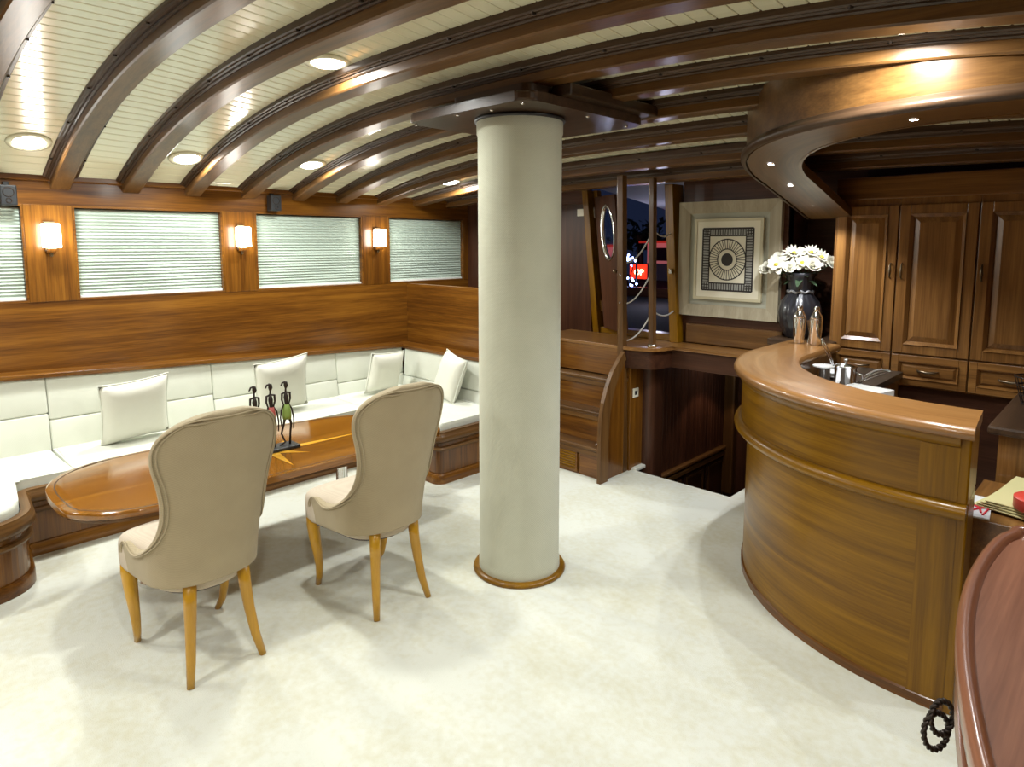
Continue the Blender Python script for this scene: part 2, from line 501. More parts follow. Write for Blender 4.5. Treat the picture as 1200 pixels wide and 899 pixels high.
for i in range(len(R)):
    P_, Q_ = R[i], R[(i+1) % len(R)]
    for k in range(4): bm.faces.new((P_[k], P_[(k+1) % 4], Q_[(k+1) % 4], Q_[k]))
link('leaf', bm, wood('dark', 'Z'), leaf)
pr = link('porthole_ring', tube(nb(), [leafpt(oc[0] + (orx + .008)*math.cos(2*PI*k/32), oc[1] + (orz + .008)*math.sin(2*PI*k/32), 0) for k in range(32)], 0.022, 8, closed=True), M_CHROME, leaf, smooth=True)
bm = nb()
bm.faces.new([bm.verts.new(leafpt(oc[0] + orx*math.cos(2*PI*k/24), oc[1] + orz*math.sin(2*PI*k/24), 0)) for k in range(24)])
gm, gnt, gb = nodes('porthole_glass'); gb.inputs['Base Color'].default_value = (.75, .85, 1, 1); gb.inputs['Transmission Weight'].default_value = 1.0; gb.inputs['Roughness'].default_value = 0.08; gb.inputs['IOR'].default_value = 1.1
link('porthole_glass', bm, gm, leaf)
for z in (1.18, 1.95):
    link('hinge', hexa(nb(), [tuple(leafpt(s, zz, o)) for zz in (z - .045, z + .045) for s, o in ((-.015, -.03), (.02, -.03), (.02, -.018), (-.015, -.018))]), M_CHROME, leaf)
link('door_knob', lathe(nb(), tuple(leafpt(LW - .04, 1.48, -.04)), [(.004, -.016), (.016, -.010), (.018, 0), (.014, .012), (.004, .016)], 12), M_BRASS, leaf, smooth=True)

tag(link('door_plate', bx(-3.58, -3.51, 4.484, 4.499, 1.93, 1.99, bev=.003), M_CREAMPL, at=(-3.55, 4.49, 1.93)),
    'small cream plate high on the dark wall left of the cabin door', 'plate')

# ------------------------------------------------------------------ landing, steps, stairwell
ld = struct('trim_1', prism(nb(), roundpoly([(-3.62, 4.0), (-2.70, 4.0), (-2.53, 4.05), (-2.49, 4.25), (-1.50, 4.25), (-1.50, 4.47), (-3.62, 4.47)],
            [0, 0.02, .08, .0, 0, 0, 0]), 0.79, 0.925), wood('dark', 'X'))
link('landing_board', prism(nb(), roundpoly([(-3.62, 3.975), (-2.71, 3.975), (-2.50, 4.03), (-2.465, 4.225), (-1.50, 4.225), (-1.50, 4.47), (-3.62, 4.47)],
            [0, 0.02, .08, .0, 0, 0, 0]), 0.925, 0.95, bev=.006), wood('cab', 'X'), ld)

st = thing('companionway_steps', 'wooden steps with nosed treads beside the fabric wrapped column', 'stairs', (-3.1, 3.85, 0))
for k in range(4):
    z0 = 0.235 * k; yk = 3.715 + 0.10 * k
    zt = 0.235 * (k + 1)
    rz1 = zt - 0.028 if k < 3 else 0.925
    if k == 0:
        link('riser', bx(-3.48, -2.94, yk + .012, yk + .03, 0.0, rz1), SX, st)
        link('riser', bx(-2.93, -2.72, yk + .012, yk + .03, 0.0, rz1), SX, st)
        lv = link('vent_frame', bx(-3.18, -2.945, yk, yk + .014, .015, .175, bev=.003), SX, st)
        for q in range(7):
            bm = nb(); z = .035 + q * .019
            hexa(bm, [(-3.17, yk - .008, z), (-2.955, yk - .008, z), (-2.955, yk + .004, z + .006), (-3.17, yk + .004, z + .006),
                      (-3.17, yk - .008, z + .005), (-2.955, yk - .008, z + .005), (-2.955, yk + .004, z + .012), (-3.17, yk + .004, z + .012)])
            link('vent_slat', bm, wood('golden', 'X'), lv)
        link('small_panel', bx(-2.92, -2.735, yk + .002, yk + .014, .02, .185, bev=.004), SX, st)
    else:
        link('riser', bx(-3.48, -2.715, yk + .012, yk + .03, z0 - .0, rz1), SX, st)
    if k < 3:
        tr = link('tread', bx(-3.48, -2.72, yk - .018, yk + .125, zt - .028, zt, bev=.008), wood('beam', 'X'), st)
        link('nosing', bx(-3.48, -2.72, yk - .006, yk + .012, zt - .07, zt - .028, bev=.006), wood('beam', 'X'), tr)
hk = link('foot_bracket', tube(nb(), [(-2.80, 3.74, .24), (-2.78, 3.77, .262), (-2.755, 3.81, .265), (-2.735, 3.82, .24)], .004, 6), M_CHROME, st)
# shaped stringer on the right
bm = nb()
prof = [(3.655, 0), (3.655, .34), (3.662, .46), (3.685, .58), (3.73, .69), (3.79, .79), (3.87, .87), (3.93, .92), (3.95, .86), (3.87, .76), (3.805, .64), (3.765, .50), (3.75, .30), (3.745, 0)]
a = [bm.verts.new((-2.715, y, z)) for y, z in prof]; b = [bm.verts.new((-2.685, y, z)) for y, z in prof]
bm.faces.new(a); bm.faces.new(b[::-1])
for i in range(len(prof)):
    j = (i+1) % len(prof); bm.faces.new((a[i], b[i], b[j], a[j]))
link('stringer', bm, wood('beam', 'Z'), st)

bm = nb()
prof = [(3.74, 0), (3.745, .30), (3.76, .50), (3.80, .64), (3.865, .76), (3.94, .86), (3.97, .90), (3.97, 0)]
a = [bm.verts.new((-2.722, y, z)) for y, z in prof]; b = [bm.verts.new((-2.712, y, z)) for y, z in prof]
bm.faces.new(a); bm.faces.new(b[::-1])
for i in range(len(prof)):
    j = (i+1) % len(prof); bm.faces.new((a[i], b[i], b[j], a[j]))
link('side_board', bm, wood('sapele', 'Z'), st)
link('top_riser', bx(-3.48, -2.76, 3.984, 4.0, .72, .925), SX, st)
# posts and ropes
RW = wood('beam', 'Z')
def post(x, y, z0, z1, r, label, mat, x1=None):
    x1 = x if x1 is None else x1
    o = hexa(nb(), [(x-r, y-r, z0), (x+r, y-r, z0), (x+r, y+r, z0), (x-r, y+r, z0), (x1-r, y-r, z1), (x1+r, y-r, z1), (x1+r, y+r, z1), (x1-r, y+r, z1)], bev=.006)
    return tag(link('wooden_post', o, mat, at=(x, y, z0)), label, 'post')
p1 = post(-2.735, 4.0, 0, 2.185, .027, 'tall wooden post from carpet to ceiling at the right of the steps', RW, -2.785)
p2 = post(-2.565, 4.10, .95, 2.16, .022, 'thinner wooden post standing on the landing edge', RW, -2.59)
link('post_shoe', lathe(nb(), (-2.565, 4.10, .95), [(.034, 0), (.034, .012), (.028, .02), (.02, .024)], 16), M_CHROME, p2, smooth=True)
for z in (1.27, 1.47):
    link('rope_stud', lathe(nb(), (-2.765, 3.972, z), [(.003, -.008), (.007, 0), (.003, .008)], 8), M_CHROME, p1)
def rope(a, b, sag, label):
    a, b = Vector(a), Vector(b); pts = []
    for k in range(17):
        t = k / 16; p = a.lerp(b, t); p.z -= sag * 4 * t * (1 - t); pts.append(p)
    o = tag(link('rope', tube(nb(), pts, .0055, 8), M_ROPE, at=tuple(a), smooth=True), label, 'rope')
    link('rope_eye', tube(nb(), [(a.x + .014*math.cos(q*PI/6), a.y, a.z + .014*math.sin(q*PI/6)) for q in range(12)], .003, 6, closed=True), M_CHROME, o)
rope((-2.585, 4.10, 1.78), (-2.745, 4.02, 1.56), .05, 'highest white rope slung between the two stair posts')
rope((-2.58, 4.10, 1.50), (-2.745, 4.02, 1.26), .05, 'middle white rope slung between the two stair posts')
rope((-2.575, 4.10, 1.20), (-2.745, 4.02, .985), .05, 'lowest white rope slung between the two stair posts')
rope((-2.62, 4.405, 1.77), (-2.585, 4.12, 1.79), .03, 'short upper rope from the thin post to the door jamb')
rope((-2.575, 4.405, 1.19), (-2.56, 4.12, 1.20), .03, 'short lower rope from the thin post to the door jamb')
tag(link('rope_cleat', bx(-2.61, -2.585, 4.37, 4.40, 1.47, 1.51, bev=.006), M_CHROME, at=(-2.6, 4.39, 1.47)), 'chrome cleat halfway up the yellowish door jamb', 'cleat')

# panel with socket, rounded dark trunk
sp = tag(link('socket_panel', bx(-2.74, -2.70, 4.035, 4.20, 0, .79, bev=.003), wood('sapele', 'Z'), at=(-2.72, 4.1, 0)),
         'narrow golden wood panel with cream socket behind the stair post', 'panel')
sk = link('socket_plate', bx(-2.70, -2.69, 4.06, 4.13, .555, .625, bev=.004), M_CREAMPL, sp)
link('socket_hole', bx(-2.692, -2.688, 4.08, 4.11, .575, .605, bev=.002), M_BLACK, sk)
struct('trim_2', prism(nb(), roundpoly([(-2.74, 4.20), (-2.62, 4.20), (-2.62, 4.38), (-2.74, 4.38)], [0, .07, .02, 0]), -1.4, .79), wood('dark', 'Z'))

# stairwell: board wall, dado, far wall
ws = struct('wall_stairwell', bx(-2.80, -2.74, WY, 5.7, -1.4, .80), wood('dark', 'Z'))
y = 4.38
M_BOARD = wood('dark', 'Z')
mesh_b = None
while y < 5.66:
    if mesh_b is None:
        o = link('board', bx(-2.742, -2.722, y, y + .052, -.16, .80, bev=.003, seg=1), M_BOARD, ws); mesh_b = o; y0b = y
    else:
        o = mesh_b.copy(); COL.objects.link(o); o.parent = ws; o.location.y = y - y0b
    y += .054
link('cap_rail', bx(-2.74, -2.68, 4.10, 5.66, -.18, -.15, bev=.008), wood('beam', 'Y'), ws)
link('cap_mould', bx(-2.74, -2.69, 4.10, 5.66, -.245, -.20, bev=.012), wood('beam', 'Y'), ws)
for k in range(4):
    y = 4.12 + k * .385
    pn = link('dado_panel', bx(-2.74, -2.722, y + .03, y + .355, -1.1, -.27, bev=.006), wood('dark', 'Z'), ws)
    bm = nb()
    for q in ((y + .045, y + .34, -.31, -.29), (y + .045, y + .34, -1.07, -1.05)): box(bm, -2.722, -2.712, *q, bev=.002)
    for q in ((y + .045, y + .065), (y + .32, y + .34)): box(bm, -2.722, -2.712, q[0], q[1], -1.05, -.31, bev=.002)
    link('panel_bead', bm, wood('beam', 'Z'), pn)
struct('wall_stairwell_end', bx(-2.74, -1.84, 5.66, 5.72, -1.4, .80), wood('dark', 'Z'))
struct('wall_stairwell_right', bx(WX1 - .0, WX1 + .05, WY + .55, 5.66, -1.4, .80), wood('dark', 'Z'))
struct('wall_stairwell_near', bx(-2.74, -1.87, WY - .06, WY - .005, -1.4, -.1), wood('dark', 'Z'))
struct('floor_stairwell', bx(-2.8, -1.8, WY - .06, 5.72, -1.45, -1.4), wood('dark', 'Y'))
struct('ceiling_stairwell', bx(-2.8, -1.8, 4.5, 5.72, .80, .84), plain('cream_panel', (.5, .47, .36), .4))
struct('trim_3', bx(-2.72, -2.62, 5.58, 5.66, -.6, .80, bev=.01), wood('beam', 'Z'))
sl = tag(link('stair_lamp', lathe(nb(), (-2.50, 5.10, .78), [(.03, 0), (.035, .005), (.035, .02)], 16), M_LED, at=(-2.5, 5.1, .78)),
         'small lamp under the deck lighting the boards of the stairwell', 'lamp')
ll = bpy.data.lights.new('stair_lamp_light', 'SPOT'); ll.energy = 9; ll.spot_size = 1.9; ll.color = (1, .72, .55); ll.shadow_soft_size = .02
lo = bpy.data.objects.new('stair_lamp_light', ll); COL.objects.link(lo); lo.location = (-2.5, 5.1, .765); lo.rotation_euler = (0, math.radians(-22), 0); 

# ------------------------------------------------------------------ outdoors, seen through the open door
cn = tag(link('deck_awning', hexa(nb(), [(-3.7, 4.92, 2.20), (.4, 4.92, 2.20), (.4, 9.6, 2.20), (-5.65, 9.6, 2.20), (-3.7, 4.92, 2.24), (.4, 4.92, 2.24), (.4, 9.6, 2.24), (-5.65, 9.6, 2.24)]), plain('white_awning', (.62, .62, .68), .7), at=(-3, 7, 2.2)),
         'white awning over the deck seen above the open cabin door', 'awning')
struct('floor_deck', bx(-12, 0.5, 5.74, 14, .80, .90), plain('dark_deck', (.012, .007, .006), .95))
struct('floor_deck_near', bx(-6, -2.81, 4.60, 5.74, .80, .90), plain('dark_deck_near', (.018, .009, .006), .95))
struct('floor_deck_hatch', bx(-2.81, 0.5, 4.90, 5.74, .845, .90), bpy.data.materials['dark_deck_near'])
bw = tag(link('bulwark', bx(-9.5, -2.0, 8.4, 8.5, .9, 1.04, bev=.01), wood('dark', 'X'), at=(-6, 8.45, .9)), 'dark wooden bulwark across the deck beyond the open door', 'bulwark')
bl = thing('quay_building', 'pink lit low building on the quay beyond the deck at night', 'building', (-8, 12.5, .9))
link('wall', bx(-8.0, -5.2, 12.5, 12.9, .9, 1.70), plain('pink_render_glow', (.75, .34, .36), .8, emit=(.75, .20, .22), strength=.30), bl)  # lit look of the wall is put into its material as emission
link('lower_wall', bx(-8.0, -5.2, 12.38, 12.5, .9, 1.26), plain('grey_render', (.42, .42, .42), .8), bl)
for k in range(3):
    link('window', bx(-7.75 + k*.75, -7.45 + k*.75, 12.44, 12.5, 1.32, 1.60, bev=.01), plain('dark_window_%d' % k, (.05, .02, .03), .2), bl)
link('roof', bx(-8.1, -5.1, 12.3, 13.0, 1.70, 1.75, bev=.01), plain('red_roof_edge_glow', (.6, .03, .03), .6, emit=(1, .05, .03), strength=.25), bl)  # roof edge is no lamp, its red glow is emission in the material
sg = thing('neon_sign', 'red glowing sign with pale letters seen between the stair posts', 'sign', (-6.66, 10.1, .9))
link('sign_leg', bx(-6.68, -6.63, 10.12, 10.15, .9, 1.10), M_BLACK, sg)
link('sign_box', bx(-6.83, -6.49, 10.1, 10.16, 1.06, 1.32, bev=.015), plain('red_neon', (.8, .02, .01), .5, emit=(1, .03, .01), strength=1.6), sg)
tc = bpy.data.curves.new('sign_letters', 'FONT'); tc.body = 'OP'; tc.size = .15; tc.extrude = .008
to = bpy.data.objects.new('sign_letters_tmp', tc); COL.objects.link(to)
dg = bpy.context.evaluated_depsgraph_get(); me = bpy.data.meshes.new_from_object(to.evaluated_get(dg))
bpy.data.objects.remove(to)
me.transform(Matrix.Translation((.09, -.02, .28)) @ Matrix.Rotation(PI/2, 4, 'X') @ Matrix.Translation((-.15, -.05, 0)))
me.materials.append(plain('yellow_neon', (1, .8, .5), .5, emit=(1, .62, .35), strength=5))
to = bpy.data.objects.new('sign_letters', me); COL.objects.link(to); to.parent = sg
lt = thing('light_garland', 'cluster of blue white festoon lights glowing above the deck', 'lights', (-6.06, 9.0, .90))
rr = random.Random(3)
for k in range(16):
    xx = -6.06 + rr.uniform(-.09, .09); zz = (1.42 if k < 9 else 1.05) + rr.uniform(-.09, .09); yy = 9.0 + rr.uniform(-.1, .1)
    link('bulb', lathe(nb(), (xx, yy, zz), [(.004, -.02), (.018, -.008), (.018, .008), (.004, .02)], 8), plain('blue_bulb', (.4, .5, 1), .4, emit=(.30, .42, 1.0), strength=12) if k == 0 else bpy.data.materials['blue_bulb'], lt)
link('garland_wire', tube(nb(), [(-6.06, 9.0, .90), (-6.10, 9.0, 1.1), (-6.02, 9.0, 1.3), (-6.06, 9, 1.5)], .008, 6), M_BLACK, lt)
tag(link('garland_mast', lathe(nb(), (-6.06, 9.16, .9), [(.02, 0), (.02, .6), (.012, .75)], 8), M_BLACK, at=(-6.06, 9.16, .9)), 'dark thin mast behind the blue festoon lights', 'mast')
tr = thing('dark_tree', 'dark leafy tree against the night sky above the quay building', 'tree', (-8.3, 13.6, .9))
bm = nb()
for k in range(260):
    c = Vector((-8.9 + rr.gauss(0, .4), 13.6 + rr.gauss(0, .3), 1.85 + rr.gauss(0, .16)))
    q = [c + Vector((rr.uniform(-.16, .16), rr.uniform(-.1, .1), rr.uniform(-.12, .12))) for _ in range(3)]
    bm.faces.new([bm.verts.new(p) for p in q])
ff = link('foliage', bm, plain('night_leaves', (.02, .05, .02), .8), tr); ff['kind'] = 'stuff'
link('trunk', lathe(nb(), (-8.9, 13.6, .9), [(.10, 0), (.07, .8)], 10), wood('dark', 'Z'), tr)
ol = bpy.data.lights.new('awning_fill_light', 'POINT'); ol.energy = 13; ol.color = (.75, .75, 1); ol.shadow_soft_size = .1  # added fill light without a fixture, brightens the awning from below
oo = bpy.data.objects.new('awning_fill_light', ol); COL.objects.link(oo); oo.location = (-4.6, 7.4, 1.35)

# ------------------------------------------------------------------ ceiling beams
beam_ys = [-1.42, -1.01, -.60, -.27, .13, .54, 1.035, 1.44, 1.84, 2.25, 2.66, 3.06, 3.47, 3.87, 4.27]
ordn = ['first', 'second', 'third', 'fourth', 'fifth', 'sixth', 'seventh', 'eighth', 'ninth', 'tenth', 'eleventh', 'twelfth', 'thirteenth', 'fourteenth', 'fifteenth']
spots_lbl = {5: 'crossing the top left corner of the photo', 6: 'whose foot is left of the left full window', 7: 'whose foot is above the left full window',
             8: 'ending above the wall between the two full windows', 9: 'passing just in front of the column head', 10: 'meeting the plate over the column',
             11: 'running behind the plate over the column', 12: 'second behind the column head plate', 13: 'over the front of the stair landing', 14: 'last one before the picture wall'}
M_BB, M_BM = wood('beam', 'X'), wood('beamdk', 'X')
NX = 84
bxs = [XL + (XR - XL) * i / NX for i in range(NX + 1)]
def xsweep(bm, y, prof, zf, xs_=None):
    rings = [[bm.verts.new((x, y + o, zf(x, y) + dz)) for o, dz in prof] for x in (xs_ or bxs)]
    m = len(prof)
    for A_, B_ in zip(rings, rings[1:]):
        for k in range(m): bm.faces.new((A_[k], A_[(k+1) % m], B_[(k+1) % m], B_[k]))
    bm.faces.new(rings[0]); bm.faces.new(rings[-1][::-1])
    return bm
for i, y in enumerate(beam_ys):
    lab = 'varnished cambered ceiling beam ' + (spots_lbl[i] if i in spots_lbl else '%s from the aft wall, behind the camera' % ordn[i])
    t = thing('ceiling_beam', lab, 'beam', (XC, y, 2.4), 'cambered ceiling beams')
    h = .075
    link('beam_body', xsweep(nb(), y, [(-.054, h), (-.054, .007), (-.047, 0), (.047, 0), (.054, .007), (.054, h)], beam_z), M_BB, t, auto=28)
    for s in (-1, 1):
        link('beam_moulding', xsweep(nb(), y, [(s*.050, .044), (s*.062, .044), (s*.066, .050), (s*.066, .056), (s*.076, .054), (s*.080, .060), (s*.092, .060), (s*.096, .066), (s*.096, .095), (s*.050, .095)], beam_z), M_BM, t, auto=28)
    bm = nb()
    for k in range(12):
        x = XL + .25 + k * .45
        for s in (-1, 1):
            lathe(bm, (x, y + s*.087, beam_z(x, y) + .058), [(.007, -.004), (.008, 0), (.008, .006)], 8)
    sc = link('screw_cap', bm, M_IRON, t); sc['kind'] = 'stuff'

# ------------------------------------------------------------------ recessed ceiling lamps
def ceiling_lamp(x, y, where):
    z = ceil_z(x, y)
    t = thing('ceiling_light', 'round recessed ceiling light with pale rim ' + where, 'ceiling light', (x, y, z), 'recessed ceiling lights')
    sl_ = math.atan2(ceil_z(x + .05, y) - ceil_z(x - .05, y), .1)
    t.rotation_euler = (0, -sl_, 0)
    o = link('rim', lathe(nb(), (x, y, z), [(.075, -.004), (.085, -.012), (.108, -.008), (.112, .004), (.08, .006)], 36, caps=False), M_CEIL, t, smooth=True)
    link('diffuser', lathe(nb(), (x, y, z), [(.004, -.026), (.035, -.024), (.062, -.017), (.078, -.006), (.078, .004)], 32), M_LAMP, t, smooth=True)
    l = bpy.data.lights.new('ceiling_light_source', 'AREA'); l.shape = 'DISK'; l.size = .15; l.energy = P_CEIL; l.color = LAMP_COL
    lo = bpy.data.objects.new('ceiling_light_source', l); COL.objects.link(lo); lo.parent = t; lo.location = (0, 0, -.036)
    return t
for x, y, w in [(-4.60, .82, 'above the leftmost window'), (-4.58, 1.66, 'above the left full window'), (-2.80, 1.66, 'near the top centre of the photo'),
             (-4.42, 2.46, 'above the middle full window'), (-4.30, 3.67, 'farthest away over the sofa corner'), (-.64, 2.44, 'over the front of the curved bar'),
             (-2.80, -.40, 'behind the camera on the centre line'), (-4.55, -.40, 'behind the camera above the window side'), (-4.55, -1.22, 'behind the camera in the aft corner'),
             (-.70, .42, 'above the near desk'), (-.70, -1.22, 'behind the camera over the right side'), (-2.5, -1.22, 'behind the camera by the aft wall')]:
    ceiling_lamp(x, y, w)

# ------------------------------------------------------------------ column with head plate
co = thing('column', 'fat round column wrapped in sage linen with wooden floor ring', 'column', (-2.285, 2.405, 0))
ctr = (-2.285, 2.405, 0)
link('wrap', lathe(nb(), ctr, [(.212, .02), (.212, .06), (.208, .07), (.208, 1.2), (.208, 2.22), (.213, 2.23), (.213, 2.285), (.207, 2.30)], 64), M_COLUMN, co, auto=40)
link('floor_ring', lathe(nb(), ctr, [(.212, 0), (.240, 0), (.243, .010), (.236, .020), (.212, .022)], 64, caps=False), wood('golden', 'X'), co, smooth=True)
link('top_ring', lathe(nb(), ctr, [(.205, 2.285), (.222, 2.285), (.224, 2.295), (.218, 2.305), (.205, 2.305)], 64, caps=False), M_BLACK, co, smooth=True)
hp = tag(link('head_plate', prism(nb(), roundpoly([(-2.77, 2.07), (-1.93, 2.07), (-1.93, 2.98), (-2.77, 2.98)], .07, 6), 2.302, 2.345, bev=.010), wood('beamdk', 'X'), at=(-2.3, 2.5, 2.3)),
         'dark square plate with rounded corners under the beams on the column', 'plate')
link('blocking', prism(nb(), roundpoly([(-2.52, 2.16), (-2.0, 2.16), (-2.0, 2.90), (-2.52, 2.90)], .05, 6), 2.345, 2.40), wood('beamdk', 'X'), hp)
for x, y in ((-2.74, 2.12), (-2.0, 2.12), (-2.0, 2.9), (-2.74, 2.9), (-2.4, 2.1), (-2.2, 2.13), (-2.66, 2.5), (-1.98, 2.55)):
    link('bolt', lathe(nb(), (x, y, 2.297), [(.004, -.004), (.009, 0), (.009, .006)], 10), M_CHROME, hp, smooth=True)
tag(link('carlin', bx(-1.99, -1.88, 2.30, 3.10, 2.347, 2.40, bev=.008), wood('beamdk', 'Y'), at=(-1.93, 2.7, 2.3)), 'short dark lengthwise timber on the right of the column head plate', 'beam')

# ------------------------------------------------------------------ wall lamps and loudspeakers
def sconce(y, w):
    t = thing('wall_sconce', 'lit frosted box wall lamp ' + w, 'wall lamp', (XL, y, 1.74), 'frosted wall lamps')
    link('shade', bx(XL + .035, XL + .105, y - .046, y + .046, 1.672, 1.82, bev=.006), M_SCONCE, t)
    link('back_plate', bx(XL + .004, XL + .036, y - .03, y + .03, 1.65, 1.835, bev=.003), M_BRASS, t)
    link('bracket', bx(XL + .006, XL + .085, y - .022, y + .022, 1.64, 1.670, bev=.005), wood('sapele', 'Y'), t)
    link('finial', lathe(nb(), (XL + .04, y, 1.615), [(.003, 0), (.010, .008), (.008, .018), (.012, .026)], 10), M_BRASS, t, smooth=True)
sconce(.955, 'on the pillar left of the left full window')
sconce(2.165, 'between the left and middle full windows')
sconce(3.39, 'between the middle and right full windows')
def speaker(y, z, w):
    t = thing('loudspeaker', 'small black loudspeaker ' + w, 'speaker', (XL, y, z), 'small wall loudspeakers')
    link('cabinet', bx(XL + .006, XL + .085, y - .042, y + .042, z - .06, z + .06, bev=.006), M_BLACK, t)
    bm = nb()
    for dz, r in ((.018, .027), (-.032, .014)):
        tube(bm, [(XL + .086, y + r*math.cos(2*PI*k/16), z + dz + r*math.sin(2*PI*k/16)) for k in range(16)], .003, 6, closed=True)
    link('driver_ring', bm, M_IRON, t)
    link('wall_bracket', bx(XL, XL + .02, y - .015, y + .015, z - .02, z + .085, bev=.003), M_BLACK, t)
speaker(.755, 1.985, 'above the leftmost window')
speaker(2.43, 2.01, 'above the middle full window')

# ------------------------------------------------------------------ U-shaped sofa
sofa = thing('corner_sofa', 'long U shaped off white built in sofa on a wooden plinth', 'sofa', (-4.6, 2, 0))
SB = wood('sapele', 'Y')
outline = [(XL, -.25), (-4.0, -.25), (-3.80, -.22), (-3.80, .56), (-4.27, .60), (-4.27, 2.86), (-3.50, 2.86), (-3.50, 3.42), (-3.50, 3.72), (XL, 3.72)]
pl = roundpoly(outline, [0, 0, .1, .20, .05, .05, .05, 0, 0, 0], 8)
link('plinth', prism(nb(), pl, 0, .33), wood('sapele', 'Z'), sofa)
front = roundpoly([(-4.6, -.25), (-3.80, -.25), (-3.80, .56), (-4.27, .60), (-4.27, 2.86), (-3.50, 2.86), (-3.50, 3.70), (-4.0, 3.70)], [0, .1, .20, .05, .05, .05, 0, 0], 8)[0:]
front = front[:-1]
# travel direction so that the outward side is to the right of travel
def rev(p): return p[::-1]
trim = [(-.02, .30), (.020, .30), (.034, .312), (.040, .33), (.034, .350), (.020, .368), (.020, .378), (-.02, .378)]
link('seat_trim', sweep(nb(), front, trim), wood('beam', 'U'), sofa, auto=45)
link('lower_moulding', sweep(nb(), front, [(0, .238), (.018, .240), (.024, .252), (.018, .264), (0, .266)]), wood('beam', 'U'), sofa, auto=45)
link('base_moulding', sweep(nb(), front, [(0, 0), (.020, 0), (.020, .055), (.010, .07), (0, .07)]), SB, sofa, auto=45)
def rbox(x0, x1, y0, y1, z0, z1, r=.03): return bx(x0, x1, y0, y1, z0, z1, bev=r, seg=3)
SZ0, SZ1 = .34, .425
def seatc(pts, rad):
    return link('seat_cushion', prism(nb(), roundpoly(pts, rad, 6), SZ0, SZ1, bev=.022, seg=3), M_SOFA, sofa, auto=50)
seatc([(-4.90, -.2), (-3.82, -.2), (-3.82, .53), (-4.30, .585), (-4.30, .853), (-4.90, .853)], [0, .08, .19, .02, .02, 0])
seatc([(-4.90, .859), (-4.30, .859), (-4.30, 1.853), (-4.90, 1.853)], [.01, .02, .02, .01])
seatc([(-4.90, 1.859), (-4.30, 1.859), (-4.30, 2.80), (-4.90, 2.80)], [.01, .02, .02, .01])
seatc([(-4.90, 2.806), (-4.33, 2.806), (-3.53, 2.90), (-3.53, 3.50), (-4.90, 3.50)], [.01, .05, .03, .01, .01])
def ztop(y): return .90 - .043 * (y - .65)
def bulge(bm, o, amt): return bm
def back(a0, a1, along_y=True):
    """back cushion unit of one upper and one lower pad"""
    if along_y:
        zt = ztop((a0 + a1) / 2); zs = zt - .265
        u = hexa(nb(), [(-4.985, a0, zs), (-4.845, a0, zs), (-4.845, a1, zs), (-4.985, a1, zs), (-4.985, a0, ztop(a0) - .02), (-4.865, a0, ztop(a0) - .02), (-4.865, a1, ztop(a1) - .02), (-4.985, a1, ztop(a1) - .02)])
        l = hexa(nb(), [(-4.985, a0, .40), (-4.82, a0, .40), (-4.82, a1, .40), (-4.985, a1, .40), (-4.985, a0, zs - .001), (-4.845, a0, zs - .001), (-4.845, a1, zs - .001), (-4.985, a1, zs - .001)])
    else:
        zt = ztop(3.7); zs = zt - .265
        u = hexa(nb(), [(a0, 3.55, zs), (a1, 3.55, zs), (a1, 3.70, zs), (a0, 3.70, zs), (a0, 3.57, zt - .02), (a1, 3.57, zt - .02), (a1, 3.70, zt - .02), (a0, 3.70, zt - .02)])
        l = hexa(nb(), [(a0, 3.52, .40), (a1, 3.52, .40), (a1, 3.70, .40), (a0, 3.70, .40), (a0, 3.55, zs - .004), (a1, 3.55, zs - .004), (a1, 3.70, zs - .004), (a0, 3.70, zs - .004)])
    for b_, nm in ((u, 'upper_back_pad'), (l, 'lower_back_pad')):
        bmesh.ops.bevel(b_, geom=list(b_.edges), offset=.013, segments=3, affect='EDGES', profile=0.5)
        link(nm, b_, M_SOFA, sofa, auto=60)
for a0, a1 in ((-.2, .854), (.856, 1.854), (1.856, 2.874), (2.876, 3.56)): back(a0, a1)
for a0, a1 in ((-4.84, -4.18), (-4.174, -3.52)): back(a0, a1, False)
link('back_rail', hexa(nb(), [(XL, -.2, ztop(-.2) - .02), (-4.84, -.2, ztop(-.2) - .02), (-4.84, 3.56, ztop(3.56) - .02), (XL, 3.56, ztop(3.56) - .02),
                              (XL, -.2, ztop(-.2) + .012), (-4.84, -.2, ztop(-.2) + .012), (-4.84, 3.56, ztop(3.56) + .012), (XL, 3.56, ztop(3.56) + .012)], bev=.006), SB, sofa)
link('back_rail', bx(XL, -3.50, 3.55, 3.72, ztop(3.7) - .02, ztop(3.7) + .012, bev=.006), SX, sofa)
link('end_panel', bx(-3.52, -3.49, 3.50, 3.72, 0, ztop(3.7) - .02, bev=.004), wood('sapele', 'Z'), sofa)
# low bulkhead behind the cross bench
struct('wall_bench', bx(XL, -3.49, 3.725, 3.785, -.05, 1.325, bev=.002), SX)

